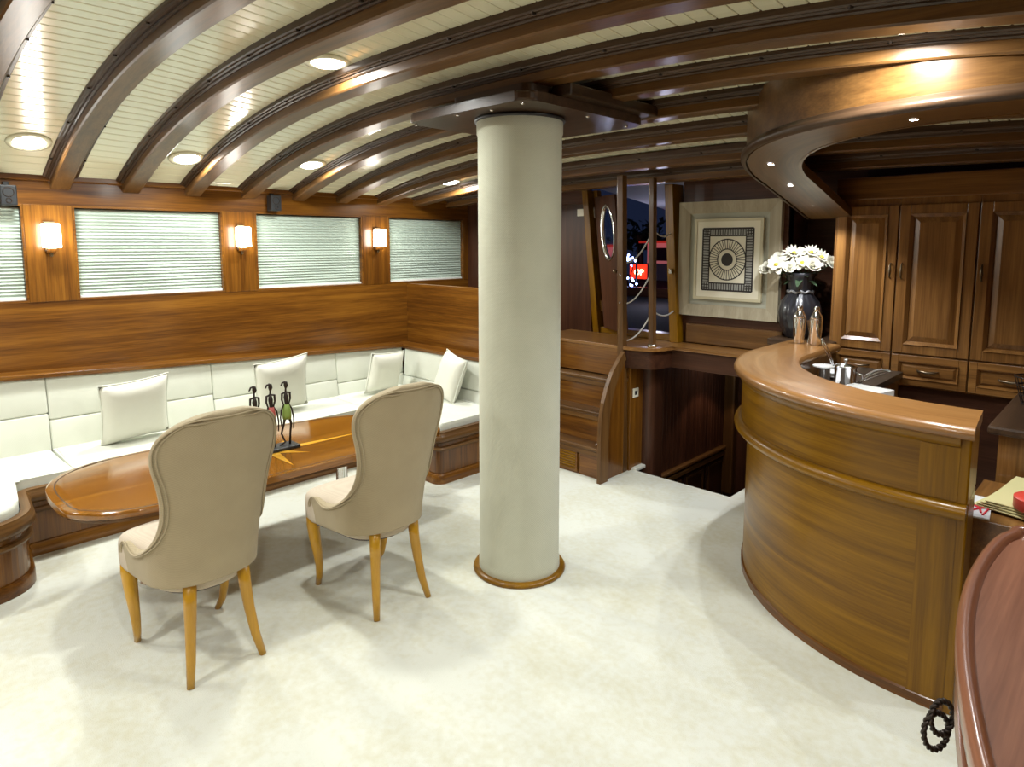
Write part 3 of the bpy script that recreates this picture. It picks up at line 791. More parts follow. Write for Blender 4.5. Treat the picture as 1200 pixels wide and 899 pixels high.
# pillows
def pillow(name_lbl, c, w, h, d, rot, grp='square ivory scatter cushions'):
    """c: bottom centre, rot: Matrix for orientation; built upright in local X(width) Z(height)"""
    bm = nb(); n = 14
    def P_(u, v, s):
        k = (1 - u**4) * (1 - v**4)
        wx = w/2 * (u * (1 - .07 * (1 - abs(v)**2) * abs(u))); hz = h/2 * (v * (1 - .07 * (1 - abs(u)**2) * abs(v)))
        return Vector((wx, s * d/2 * k**.6, hz + h/2))
    for s in (-1, 1):
        gr = [[bm.verts.new(P_(-1 + 2*i/n, -1 + 2*j/n, s)) for j in range(n+1)] for i in range(n+1)]
        for i in range(n):
            for j in range(n): bm.faces.new((gr[i][j], gr[i+1][j], gr[i+1][j+1], gr[i][j+1]))
    bmesh.ops.remove_doubles(bm, verts=bm.verts, dist=.0005)
    t = thing('cushion', name_lbl, 'cushion', c, grp)
    t.rotation_euler = rot
    ORG[t.name] = (0, 0, 0)
    link('cover', bm, M_PILLOW, t, smooth=True)
    ring = [P_(-1 + 2*i/n, -1, 0) for i in range(n)] + [P_(1, -1 + 2*i/n, 0) for i in range(n)] + [P_(1 - 2*i/n, 1, 0) for i in range(n)] + [P_(-1, 1 - 2*i/n, 0) for i in range(n)]
    link('piping', tube(nb(), ring, .005, 6, closed=True), M_SOFA, t, smooth=True)
R_ = math.radians
pillow('largest looking square ivory cushion at the left of the sofa', (-4.69, 1.29, .43), .41, .43, .15, (R_(16), R_(-4), R_(92)))
pillow('ivory cushion with edging in the middle of the sofa behind the figurines', (-4.69, 2.30, .43), .41, .44, .15, (R_(16), R_(-6), R_(86)))
pillow('ivory cushion just left of the sofa corner', (-4.69, 3.20, .43), .36, .36, .13, (R_(14), R_(3), R_(96)))
pillow('ivory cushion leaning at a tilt on the cross bench near the column', (-4.10, 3.40, .43), .34, .38, .13, (R_(-16), R_(9), R_(-12)))

# ------------------------------------------------------------------ table
tb = thing('coffee_table', 'long glossy wooden table with star inlay and clipped rounded ends', 'table', (-3.5, 1.6, 0))
TZ = .555
tout = [(-3.70, .62), (-3.36, .595), (-3.20, .64), (-3.06, .84), (-3.03, 1.40), (-3.02, 1.80), (-3.0, 2.30), (-3.06, 2.50), (-3.22, 2.60), (-3.56, 2.55), (-3.74, 2.38), (-3.86, 2.10), (-3.92, 1.60), (-3.93, 1.10), (-3.90, .80)]
def closed_smooth(p, k=4):
    out = []; n = len(p); p = [Vector(q) for q in p]
    for i in range(n):
        p0, p1, p2, p3 = p[i-1], p[i], p[(i+1) % n], p[(i+2) % n]
        for j in range(k):
            u = j/k
            out.append(tuple(.5*((2*p1) + (p2-p0)*u + (2*p0-5*p1+4*p2-p3)*u*u + (3*p1-p0-3*p2+p3)*u**3)))
    return out
tp = closed_smooth(tout)
link('tabletop', prism(nb(), tp, TZ - .032, TZ, bev=.011, seg=4), wood('table', 'Y', .12, 1.0), tb, auto=40)
def inset(poly, k):
    cx_ = sum(p[0] for p in poly)/len(poly); cy_ = sum(p[1] for p in poly)/len(poly)
    out = []
    for x, y in poly:
        v = Vector((x - cx_, y - cy_)); v = v * (1 - k / v.length); out.append((cx_ + v.x, cy_ + v.y))
    return out
link('under_rim', prism(nb(), inset(tp, .022), TZ - .052, TZ - .028, bev=.006), wood('beam', 'Y'), tb, auto=40)
link('edge_line', sweep(nb(), inset(tp, .035), [(-.002, TZ - .002), (.002, TZ - .002), (.002, TZ + .0008), (-.002, TZ + .0008)], closed=True), M_BLACK, tb)
for y in (1.10, 2.10):
    ped = link('pedestal', lathe(nb(), (-3.52, y, 0), [(.17, 0), (.17, .02), (.06, .04), (.035, .10), (.035, .46), (.09, .503)], 24), M_CHROME, tb, auto=40)
# star inlay, each ray a sliver of pale wood let into the top
sc_ = Vector((-3.42, 1.60))
for k in range(8):
    a = R_(90 + 45*k - 4); L_ = (.45 if k == 4 else .62) if k % 4 == 0 else (.30 if k % 2 == 0 else .22); wd = .028
    d = Vector((math.cos(a), math.sin(a))); s = Vector((-d.y, d.x))
    q = [sc_ , sc_ + d*.05 + s*wd, sc_ + d*L_, sc_ + d*.05 - s*wd]
    link('star_ray', prism(nb(), [tuple(v) for v in q], TZ - .002, TZ + .0006), wood('inlay', 'Y', .15, 1.0), tb)

# ------------------------------------------------------------------ figurines on the table
fg = thing('figurine_group', 'bronze figurine of three slender women in coloured wraps on black base', 'figurine', (-3.44, 1.68, TZ))
link('base', bx(-3.48, -3.37, 1.46, 1.755, TZ, TZ + .018, bev=.004), M_BLACK, fg)
def woman(y, skirt, k, bend):
    x = -3.425; z0 = TZ + .018; m_ = 1 if k else -1
    body = nb()
    def T(pts, r): tube(body, [(x + a, y + b*1.15, z0 + c*1.2) for a, b, c in pts], [q*1.12 for q in r], 7)
    T([(0, .012, 0), (0, .016, .05), (0, .010 + bend, .095), (0, .006, .15)], [.006, .005, .006, .009])        # leg
    T([(0, -.040, 0), (0, -.012, .012), (0, -.030, .055), (0, -.004 - bend, .10), (0, -.004, .15)], [.005, .005, .005, .006, .009])
    T([(0, 0, .15), (0, .002, .19), (0, 0, .225), (0, -.001, .25)], [.013, .009, .012, .006])                     # trunk
    T([(0, -.001, .25), (0, .000, .275)], [.005, .004])                                                          # neck
    T([(0, 0, .268), (0, .002, .280), (0, .000, .293), (0, -.008, .300)], [.006, .011, .010, .004])              # head
    T([(0, -.004, .296), (0, -.016, .295), (0, -.022, .283), (0, -.026, .281)], [.005, .005, .004, .003])        # ponytail
    T([(0, -.001, .248), (0, -.020, .243), (0, -.022, .215), (0, -.014, .19), (0, -.026, .165), (0, -.032, .13), (0, -.028, .09)], [.005, .006, .005, .004, .004, .004, .003])
    T([(0, .001, .248), (0, .020, .243), (0, .021, .215), (0, .013, .19), (0, .028, .165), (0, .036, .12), (0, .034, .07)], [.005, .006, .005, .004, .004, .004, .003])
    f = link('woman_figure', body, M_IRON, fg, smooth=True)
    link('wrap_skirt', lathe(nb(), (x, y + .001, z0), [(.023, .145), (.025, .165), (.022, .195), (.015, .228)], 12), skirt, f, smooth=True)
woman(1.705, plain('green_wrap', (.20, .30, .06), .6), 1, .012)
woman(1.615, plain('red_wrap', (.38, .07, .06), .6), 0, .006)
woman(1.525, plain('ochre_wrap', (.45, .28, .06), .6), 1, .010)

# ------------------------------------------------------------------ chairs (local: front = +Y, right = +X)
def chair_parts(t):
    ORG[t.name] = (0, 0, 0)
    ST = [(.30, .50), (.33, .555), (.37, .58), (.40, .58), (.42, .565), (.438, .52), (.452, .46), (.468, .40), (.495, .335), (.535, .275), (.58, .235), (.64, .210), (.70, .203), (.76, .207), (.82, .218), (.88, .236), (.93, .243), (.975, .236), (1.015, .210), (1.05, .163), (1.072, .110), (1.085, .05)]
    def plan(s, z):
        r = .185 + .10 * max(0, min(1, (z - .55) / .35))
        a = abs(s); sg_ = 1 if s >= 0 else -1
        qa = r * PI / 2
        if a < qa: x = r * math.sin(a / r); y = r - r * math.cos(a / r)
        else: x = r; y = r + (a - qa)
        yb = -.235 - .115 * max(0, (z - .45)) ** 1.1 / .6
        flare = 1 + .10 * max(0, min(1, (z - .30) / .2))
        return Vector((sg_ * x * flare, yb + y, 0))
    nS = 24
    rows = ST
    def zbot(s): return .395 - .055 * min(1, (abs(s) / .5)) ** 1.2
    def tip(s, z): return .055 * math.exp(-((abs(s) - .52) / .07) ** 2) * max(0, min(1, (z - .36) / .07))
    def grid(off, zs):
        bm = nb(); gr = []
        for (z, Sx) in zs:
            row = []
            for i in range(nS + 1):
                s = Sx * (-1 + 2*i/nS)
                zz = z
                if z < .42: zz = zbot(s) + (z - .30) / .12 * (.42 - zbot(s))
                # roll the crown a little lower toward its ends
                p = plan(s, zz); e = .002
                tng = (plan(s + e, zz) - plan(s - e, zz)).normalized(); nr = Vector((tng.y, -tng.x, 0))
                row.append((p, nr, zz + tip(s, z)))
            gr.append([bm.verts.new((p + nr*off).to_tuple()[:2] + (zz,)) for p, nr, zz in row])
        for A_, B_ in zip(gr, gr[1:]):
            for i in range(nS): bm.faces.new((A_[i], A_[i+1], B_[i+1], B_[i]))
        return bm, gr
    bm, gr = grid(.0, rows)
    o = link('back_shell', bm, M_CHAIR, t, smooth=True)
    sm = o.modifiers.new('thickness', 'SOLIDIFY'); sm.thickness = .045; sm.offset = 0
    subsurf(o, 1)
    inn = [(z, max(Sx - .028, .02)) for z, Sx in rows if .44 < z < 1.08]
    bm, g2_ = grid(-.026, inn)
    o = link('inner_padding', bm, M_CHAIRIN, t, smooth=True)
    sm = o.modifiers.new('thickness', 'SOLIDIFY'); sm.thickness = .03; sm.offset = 0
    subsurf(o, 1)
    # double piping that follows the rim on the outside
    for off, dd_ in ((.0255, .020), (.0255, .034)):
        path = []
        L = [(z, Sx) for z, Sx in rows if z >= .38]
        left, right = [], []
        for z, Sx in L:
            Sq = Sx - dd_
            if Sq < 0.02: continue
            zz = min(z, 1.085 - dd_)
            for sgn, lst in ((-1, left), (1, right)):
                p = plan(sgn*Sq, zz); e = .002
                tng = (plan(sgn*Sq + e, zz) - plan(sgn*Sq - e, zz)).normalized(); nr = Vector((tng.y, -tng.x, 0))
                q = p + nr * off; lst.append((q.x, q.y, zz + tip(sgn*Sq, z)))
        path = left + right[::-1]
        # smooth
        pts = [Vector(p) for p in path]
        out = []
        for i in range(len(pts) - 1):
            p0, p1, p2, p3 = pts[max(i-1, 0)], pts[i], pts[i+1], pts[min(i+2, len(pts)-1)]
            for k in range(4):
                u = k/4
                out.append(.5*((2*p1) + (p2-p0)*u + (2*p0-5*p1+4*p2-p3)*u*u + (3*p1-p0-3*p2+p3)*u**3))
        out.append(pts[-1])
        link('piping', tube(nb(), out, .0035, 6), M_CHAIR, t, smooth=True)
    # seat
    sp_ = []
    for k in range(13):
        a = PI + PI * k / 12
        sp_.append((.185 * math.cos(a), -.04 + .17 * math.sin(a)))
    sp_ += [(.205, .12), (.225, .22), (.215, .28), (.16, .30), (0, .31), (-.16, .30), (-.215, .28), (-.225, .22), (-.205, .12)]
    bm = nb(); 
    levels = [(.335, .97), (.35, 1.0), (.43, 1.01), (.465, 1.0), (.485, .95), (.498, .82), (.505, .5), (.507, .02)]
    rings = []
    for z, k in levels:
        rings.append([bm.verts.new((x*k, .09*(1-k) + y*k, z)) for x, y in sp_])
    for A_, B_ in zip(rings, rings[1:]):
        for i in range(len(sp_)): bm.faces.new((A_[i], A_[(i+1) % len(sp_)], B_[(i+1) % len(sp_)], B_[i]))
    bm.faces.new(rings[0][::-1]); bm.faces.new(rings[-1])
    subsurf(link('seat', bm, M_CHAIRIN, t, smooth=True), 1)
    bm = nb(); prism(bm, [(x*.84, y*.84 + .01) for x, y in sp_], .325, .338)
    link('seat_underside', bm, plain('grey_dust_cover', (.10, .09, .10), .8), t)
    LG = wood('leg', 'Z', .3, .5)
    def leg(pts, rs):
        link('leg', tube(nb(), pts, rs, 12), LG, t, smooth=True)
    for s in (-1, 1):
        leg([(s*.185, .245, .365), (s*.188, .240, .32), (s*.190, .222, .26), (s*.190, .200, .19), (s*.188, .190, .13), (s*.182, .204, .06), (s*.172, .238, 0)], [.032, .032, .028, .023, .019, .016, .014])
        leg([(s*.105, -.185, .40), (s*.110, -.192, .30), (s*.118, -.203, .20), (s*.130, -.222, .09), (s*.146, -.248, 0)], [.026, .024, .021, .018, .014])
def chair(loc, rot, label):
    t = thing('upholstered_chair', label, 'chair', loc, 'spoon back upholstered chairs')
    chair_parts(t)
    t.rotation_euler = (0, 0, rot)
    return t
ch1 = chair((-2.775, .962, 0), R_(92), 'beige spoon back upholstered chair nearest the camera, left of the other')
ch2 = clone(ch1, (-2.64, 1.735, 0), R_(89), 'beige spoon back upholstered chair between the near chair and the column')

# ------------------------------------------------------------------ curved bar
BC = Vector((-.50, 3.75))
def arc_path(R0, a0, a1, n=28, tail=None):
    """from the right end round to the left and then straight forward"""
    pts = [(BC.x + R0*math.cos(R_(a0 + (a1-a0)*k/n)), BC.y + R0*math.sin(R_(a0 + (a1-a0)*k/n))) for k in range(n+1)]
    if tail: pts.append((pts[-1][0], tail))
    return pts
# travelling clockwise (from 272 to 180 degrees) puts the outside on the left, so offsets are negated
def neg(pr): return [(-o, z) for o, z in pr]
bar = thing('curved_bar', 'curved golden wooden bar counter with rounded rail', 'bar counter', (-.9, 3.2, 0))
pth = arc_path(1.07, 274, 180, 36, 4.20)
link('lower_panel', sweep(nb(), pth, neg([(-.04, 0), (0, 0), (0, .80), (-.04, .80)])), wood('golden', 'U'), bar, auto=40)
link('upper_panel', sweep(nb(), pth, neg([(-.04, .80), (.035, .80), (.035, 1.04), (-.04, 1.04)])), wood('golden', 'U'), bar, auto=40)
link('base_strip', sweep(nb(), pth, neg([(-.0, 0), (.008, 0), (.008, .035), (0, .04)])), wood('sapele', 'U'), bar, auto=40)
rail_p = [(.035 + .034*math.cos(2*PI*k/14), .775 + .030*math.sin(2*PI*k/14)) for k in range(14)]
pth_r = arc_path(1.07, 275.5, 180, 36, 4.20)
link('bumper_rail', sweep(nb(), pth_r, neg(rail_p)), wood('golden', 'U'), bar, auto=60)
link('under_mould', sweep(nb(), pth, neg([(.03, 1.0), (.045, 1.005), (.058, 1.03), (.058, 1.042), (.03, 1.042)])), wood('golden', 'U'), bar, auto=50)
pth_t = arc_path(1.07, 276, 180, 40, 4.24)
top_prof = [(-.235, 1.042), (-.245, 1.056), (-.245, 1.072), (-.235, 1.085), (.05, 1.085), (.070, 1.080), (.080, 1.064), (.078, 1.048), (.066, 1.038), (.05, 1.036)]
link('countertop', sweep(nb(), pth_t, neg(top_prof)), wood('top', 'U', .3, .5), bar, auto=50)
link('inner_panel', sweep(nb(), arc_path(.86, 274, 180, 30, 4.20), neg([(0, .0), (.02, 0), (.02, 1.04), (0, 1.04)])), wood('cab', 'Z'), bar, auto=50)
e0 = Vector(pth[0]); ed = (e0 - BC).normalized(); et = Vector((-ed.y, ed.x))
link('end_post', hexa(nb(), [(*(BC + ed*r_ + et*t_), z) for z in (0, .80) for r_, t_ in ((.84, -.006), (1.071, -.006), (1.071, .03), (.84, .03))], bev=.006), wood('golden', 'Z'), bar)
link('upper_end_post', hexa(nb(), [(*(BC + ed*r_ + et*t_), z) for z in (.80, 1.04) for r_, t_ in ((.84, -.006), (1.107, -.006), (1.107, .03), (.84, .03))], bev=.006), wood('golden', 'Z'), bar)
e1p = [BC + Vector((math.cos(R_(274 - k*2.1)), math.sin(R_(274 - k*2.1)))) * 1.07 for k in range(4)]
link('end_stile', sweep(nb(), [tuple(p) for p in e1p], neg([(0, .81), (.038, .81), (.038, 1.0), (0, 1.0)])), wood('golden', 'Z'), bar)
link('lower_end_stile', sweep(nb(), [tuple(p) for p in e1p], neg([(0, .0), (.003, 0), (.003, .76), (0, .76)])), wood('golden', 'Z'), bar)

# work counter inside the bar
wc = tag(link('work_counter', sweep(nb(), arc_path(.86, 236, 180, 24, 4.40), neg([(-.34, .90), (-.005, .90), (-.005, .935), (-.34, .935)])), plain('dark_worktop', (.045, .035, .025), .35), at=(-1.2, 3.6, .9)),
         'dark work counter set low behind the curved bar', 'counter')
link('cupboard_front', sweep(nb(), arc_path(.86, 236, 180, 24, 4.40), neg([(-.32, 0), (-.30, 0), (-.30, .90), (-.32, .90)])), wood('cab', 'Z'), wc, auto=40)

CZ = .936
def plate(c, w):
    t = tag(link('plate', lathe(nb(), c, [(.03, 0), (.045, .004), (.071, .016), (.069, .019), (.045, .009), (.004, .007)], 28), M_WHITE, at=c, smooth=True), w, 'plate', 'white plates behind the bar')
def stacked():
    plate((-1.262, 3.93, CZ), 'lower white plate in the stack at the left end of the bar inside')
    plate((-1.262, 3.93, CZ + .020), 'upper white plate in the stack at the left end of the bar inside')
stacked()
plate((-1.24, 3.59, CZ), 'single white plate behind the bar beside the stacked plates')
jar = thing('steel_canister', 'steel canister with flat wide lid behind the bar', 'canister', (-1.26, 3.77, CZ))
link('canister_body', lathe(nb(), (-1.26, 3.77, CZ), [(.030, 0), (.034, .004), (.034, .075), (.038, .08)], 24), M_CHROME, jar, auto=40)
link('canister_lid', lathe(nb(), (-1.26, 3.77, CZ + .08), [(.030, 0), (.058, .006), (.058, .012), (.03, .015)], 24), M_WHITE, jar, auto=40)
ib = thing('ice_bucket', 'steel ice bucket with lid knob and side loop behind the bar', 'ice bucket', (-1.12, 3.68, CZ))
link('bucket_body', lathe(nb(), (-1.12, 3.68, CZ), [(.048, 0), (.052, .004), (.054, .11), (.057, .115)], 32), M_CHROME, ib, auto=40)
lid = link('bucket_lid', lathe(nb(), (-1.12, 3.68, CZ + .115), [(.057, 0), (.050, .012), (.02, .020), (.008, .024)], 32), M_CHROME, ib, smooth=True)
link('lid_knob', lathe(nb(), (-1.12, 3.68, CZ + .138), [(.005, 0), (.012, .010), (.010, .02), (.003, .024)], 12), M_CHROME, lid, smooth=True)
link('side_loop', tube(nb(), [(-1.12 + .054, 3.68, CZ + .09), (-1.12 + .085, 3.67, CZ + .085), (-1.12 + .09, 3.67, CZ + .05), (-1.12 + .056, 3.68, CZ + .03)], .004, 7), M_CHROME, ib, smooth=True)
tg = thing('ice_tongs', 'long steel tongs leaning against the ice bucket', 'tongs', (-1.19, 3.70, CZ))
for k in (0, 1):
    link('tong_arm', tube(nb(), [(-1.19, 3.77, CZ + .05), (-1.215 - .01*k, 3.76, CZ + .13), (-1.245 - .018*k, 3.755, CZ + .20), (-1.27 - .004*k, 3.75, CZ + .245)], .0035, 6), M_CHROME, tg, smooth=True)
wr = thing('wire_whisk_rack', 'thin wire utensil lying beside the ice bucket', 'utensil', (-1.0, 3.68, CZ))
for k in range(4):
    a = k * .5
    link('wire_loop', tube(nb(), [(-1.07 + .16*u, 3.70 + .035*math.sin(PI*u)*math.cos(a), CZ + .03 + .09*u + .035*math.sin(PI*u)*math.sin(a)) for u in [i/10 for i in range(11)]], .0025, 6), M_CHROME, wr, smooth=True)
try_ = thing('white_tray', 'shallow white tray standing on the work counter behind the bar', 'tray', (-.98, 3.62, CZ))
bm = nb(); box(bm, -1.10, -.90, 3.34, 3.53, CZ, CZ + .006)
for q in ((-1.10, -.90, 3.34, 3.348), (-1.10, -.90, 3.522, 3.53), (-1.10, -1.092, 3.348, 3.522), (-.908, -.90, 3.348, 3.522)): box(bm, *q, CZ + .006, CZ + .045)
bmesh.ops.rotate(bm, verts=bm.verts, cent=(-1.0, 3.44, 0), matrix=Matrix.Rotation(R_(-12), 3, 'Z'))
bmesh.ops.translate(bm, verts=bm.verts, vec=(.02, .08, 0))
link('tray_body', bm, M_WHITE, try_)

# shakers on the bar top
def shaker(c, w):
    t = thing('cocktail_shaker', 'tall polished steel cocktail shaker ' + w, 'shaker', c, 'steel cocktail shakers on the bar')
    link('tumbler', lathe(nb(), c, [(.026, 0), (.030, .006), (.038, .145), (.039, .155)], 28), M_CHROME, t, auto=50)
    link('strainer_top', lathe(nb(), (c[0], c[1], c[2] + .155), [(.038, 0), (.036, .014), (.022, .038), (.018, .046)], 28), M_CHROME, t, smooth=True)
    link('cap', lathe(nb(), (c[0], c[1], c[2] + .201), [(.017, 0), (.016, .022), (.012, .030), (.004, .032)], 20), M_CHROME, t, smooth=True)
shaker((-1.535, 4.125, 1.086), 'standing left on the bar end')
shaker((-1.435, 4.12, 1.086), 'standing right on the bar end')
jg = thing('steel_jigger', 'small steel measuring cup between the two shakers', 'jigger', (-1.49, 4.19, 1.086))
link('jigger_cup', lathe(nb(), (-1.49, 4.19, 1.086), [(.020, 0), (.009, .05), (.009, .06), (.026, .135), (.027, .14)], 20), M_CHROME, jg, auto=50)

# ------------------------------------------------------------------ dark ledge, vase and flowers in the niche
tag(link('niche_shelf', bx(-1.80, -1.41, 4.28, 4.82, 1.03, 1.075, bev=.008), wood('beamdk', 'X'), at=(-1.6, 4.5, 1.0)), 'dark shelf carrying the black vase beside the picture', 'shelf')
VC = (-1.66, 4.45, 1.076)
vs = thing('black_vase', 'large ribbed black vase with twisted band round its neck', 'vase', VC)
link('vase_body', lathe(nb(), VC, [(.075, 0), (.085, .01), (.125, .10), (.135, .17), (.118, .24), (.080, .29), (.068, .31), (.074, .33), (.085, .40), (.098, .425), (.090, .43), (.070, .38), (.06, .33)], 72, flute=(.018, 18)), plain('black_glaze', (.018, .018, .022), .28, coat=.4), vs, smooth=True)
link('neck_band', tube(nb(), [(VC[0] + .078*math.cos(2*PI*k/48), VC[1] + .078*math.sin(2*PI*k/48), VC[2] + .305 + .006*math.sin(2*PI*k/48*9)) for k in range(48)], .009, 7, closed=True), plain('silver_glaze', (.30, .30, .30), .3, .6), vs, smooth=True)
fb = thing('flower_bouquet', 'bouquet of white and cream flowers standing in the black vase', 'flowers', (VC[0], VC[1], VC[2] + .34))
M_PET = plain('white_petal', (.66, .64, .52), .6, sheen=.3)
M_CEN = plain('yellow_centre', (.62, .50, .04), .7)
M_LEAF = plain('green_leaf', (.025, .05, .018), .6)
def petal(bm, c, d, up, ln, wd, curl):
    """one cupped petal from c in direction d"""
    side = d.cross(up).normalized(); n = 4
    L_ = []
    for i in range(n + 1):
        u = i / n; w = wd * math.sin(PI * min(.98, .12 + .80*u)) 
        p = c + d * (ln * u) + up * (curl * u * u)
        L_.append([bm.verts.new(p - side*w + up*.25*w), bm.verts.new(p), bm.verts.new(p + side*w + up*.25*w)])
    for A_, B_ in zip(L_, L_[1:]):
        for k in (0, 1): bm.faces.new((A_[k], A_[k+1], B_[k+1], B_[k]))
rr = random.Random(11)
hub = Vector((VC[0], VC[1], VC[2] + .42))
fl = [(-.165, -.06, .02, 'rose', .058), (-.12, -.02, .085, 'rose', .06), (-.085, -.11, .05, 'lily', .075), (.0, -.12, .03, 'rose', .055), (.055, -.09, .065, 'lily', .06), (.115, -.09, .045, 'rose', .062),
      (-.03, -.02, .125, 'daisy', .08), (.06, 0, .13, 'daisy', .075), (.12, .0, .10, 'daisy', .07), (.185, -.02, .06, 'rose', .055), (-.05, .08, .11, 'lily', .07), (.03, .09, .12, 'rose', .06), (.12, .09, .08, 'rose', .055), (-.12, .07, .06, 'rose', .055)]
for dx, dy, dz, kind, rad in fl:
    # turn the offsets so that x runs across the view of the niche
    p = hub + Vector((dx * 1.0 + dy * .25 - .01, dy * .8 + dx * .25, dz + .01)); rad *= 1.02
    ax = (p - (hub - Vector((0, .03, .12)))).normalized()
    ax = (ax*.8 + Vector((.45, -.70, .05))).normalized() if dy < .05 else ax
    u = ax.cross(Vector((0, 0, 1))).normalized(); v = u.cross(ax).normalized()
    bm = nb()
    if kind == 'lily': specs = [(6, .0, 1.0, .36, .15), (6, .5, .8, .34, .45)]
    elif kind == 'daisy': specs = [(14, 0, 1.0, .14, .10), (12, .5, .8, .13, .40), (8, .2, .5, .12, .8)]
    else: specs = [(6, 0, .95, .50, .45), (6, .5, .75, .46, .85), (5, .2, .5, .36, 1.3), (4, .1, .3, .28, 2.0)]
    for n_, ph, ln, wd, cu in specs:
        for k in range(n_):
            a = 2*PI*(k + ph)/n_ + rr.uniform(-.1, .1)
            d = (u*math.cos(a) + v*math.sin(a))
            d2 = (d + ax*(cu*.55)).normalized()
            upv = (ax - d2*ax.dot(d2)).normalized()
            petal(bm, p, d2, upv, rad*ln*rr.uniform(.9, 1.05), rad*wd, rad*.18 * (1 if cu > .3 else -1))
    f = link('flower_head', bm, M_PET, fb, smooth=True)
    if kind != 'rose':
        c = p + ax*.008
        link('flower_centre', lathe(nb(), tuple(c), [(.002, -.010), (.013, -.006), (.015, .002), (.008, .010), (.001, .012)], 10), M_CEN, f, smooth=True)
    link('stem', tube(nb(), [tuple(p - ax*.01), tuple(p.lerp(hub, .5) - Vector((0, 0, .03))), (VC[0] + dx*.12, VC[1] + dy*.12, VC[2] + .36)], .003, 5), M_LEAF, fb)
for k in range(14):
    a = 2*PI*k/14; d = Vector((math.cos(a), math.sin(a), .35 - .5*(k % 2))).normalized()
    bm = nb(); petal(bm, hub + Vector((0, 0, -.02)), d, Vector((0, 0, 1)), .12 + .02*(k % 3), .022, -.03)
    link('leaf', bm, M_LEAF, fb)

# ------------------------------------------------------------------ framed artwork
pc = thing('framed_picture', 'square artwork of a rayed circle in a wide pale wood frame', 'picture', (-2.18, 4.46, 1.16))
px0, px1, pz0, pz1 = -2.565, -1.80, 1.165, 2.0
PYF = 4.478
def fr(name, x0, x1, z0, z1, x2, x3, z2, z3, yb, y0, y1, mat, parent):
    """picture-frame moulding of four mitred pieces between an outer and an inner rectangle"""
    Oc = [(x0, z0), (x1, z0), (x1, z1), (x0, z1)]; Ic = [(x2, z2), (x3, z2), (x3, z3), (x2, z3)]
    bm = nb()
    for k in range(4):
        a_, b_, c_, d_ = Oc[k], Oc[(k+1) % 4], Ic[(k+1) % 4], Ic[k]
        hexa(bm, [(a_[0], yb, a_[1]), (b_[0], yb, b_[1]), (c_[0], yb, c_[1]), (d_[0], yb, d_[1]), (a_[0], y0, a_[1]), (b_[0], y0, b_[1]), (c_[0], y1, c_[1]), (d_[0], y1, d_[1])])
    return link(name, bm, mat, parent)
PW_ = wood('pale', 'Z', .6, 0)
fr('frame', px0, px1, pz0, pz1, px0 + .085, px1 - .085, pz0 + .085, pz1 - .085, PYF, PYF - .045, PYF - .030, PW_, pc)
fr('frame_step', px0 + .085, px1 - .085, pz0 + .085, pz1 - .085, px0 + .125, px1 - .125, pz0 + .125, pz1 - .125, PYF, PYF - .018, PYF - .012, plain('grey_liner', (.36, .36, .28), .6), pc)
mat_b = link('backing', bx(px0 + .12, px1 - .12, PYF - .012, PYF, pz0 + .12, pz1 - .12), PW_, pc)
fr('raised_fillet', px0 + .125, px1 - .125, pz0 + .125, pz1 - .125, px0 + .145, px1 - .145, pz0 + .145, pz1 - .145, PYF, PYF - .034, PYF - .034, plain('cream_fillet', (.55, .50, .33), .6), pc)
M_PAPER = plain('ivory_paper', (.74, .70, .54), .8)
M_INK = plain('dark_ink', (.035, .030, .026), .8)
M_WASH = plain('grey_wash', (.30, .30, .27), .8)
link('paper', bx(px0 + .14, px1 - .14, PYF - .030, PYF - .012, pz0 + .14, pz1 - .14), M_PAPER, pc)
ic = ((px0 + px1)/2, (pz0 + pz1)/2)
YP = PYF - .031
def flat(bm, pts):
    bm.faces.new([bm.verts.new((x, YP, z)) for x, z in pts])
def strip(bm, a_, b_, w, y=None):
    w = w * 1.35
    a_, b_ = Vector(a_), Vector(b_); d = (b_ - a_).normalized(); n = Vector((-d.y, d.x)) * w/2
    flat(bm, [tuple(a_ + n), tuple(b_ + n), tuple(b_ - n), tuple(a_ - n)])
ink = nb()
hw, hh, bw_ = .190, .222, .052
for s_, t_ in (((-hw, -hh), (hw, -hh)), ((hw, -hh), (hw, hh)), ((hw, hh), (-hw, hh)), ((-hw, hh), (-hw, -hh))):
    strip(ink, (ic[0] + s_[0], ic[1] + s_[1]), (ic[0] + t_[0], ic[1] + t_[1]), .009)
    strip(ink, (ic[0] + s_[0]*(1 - bw_/hw), ic[1] + s_[1]*(1 - bw_/hh)), (ic[0] + t_[0]*(1 - bw_/hw), ic[1] + t_[1]*(1 - bw_/hh)), .007)
rr = random.Random(5)
for k in range(1, 20):
    xx = ic[0] - hw + 2*hw*k/20; jit = rr.uniform(-.002, .002)
    for s in (-1, 1): strip(ink, (xx + jit, ic[1] + s*hh), (xx - jit, ic[1] + s*(hh - bw_)), .005)
for k in range(1, 23):
    zz = ic[1] - hh + 2*hh*k/23; jit = rr.uniform(-.002, .002)
    for s in (-1, 1): strip(ink, (ic[0] + s*hw, zz + jit), (ic[0] + s*(hw - bw_), zz - jit), .005)
def ring(bm, r, w):
    for k in range(48):
        a0, a1 = 2*PI*k/48, 2*PI*(k+1)/48
        flat(bm, [(ic[0] + q*math.cos(a), ic[1] + q*1.05*math.sin(a)) for q, a in ((r - w/2, a0), (r + w/2, a0), (r + w/2, a1), (r - w/2, a1))])
ring(ink, .138, .008); ring(ink, .072, .007)
flat(ink, [(ic[0] + .044*math.cos(2*PI*k/28), ic[1] + .046*math.sin(2*PI*k/28)) for k in range(28)])
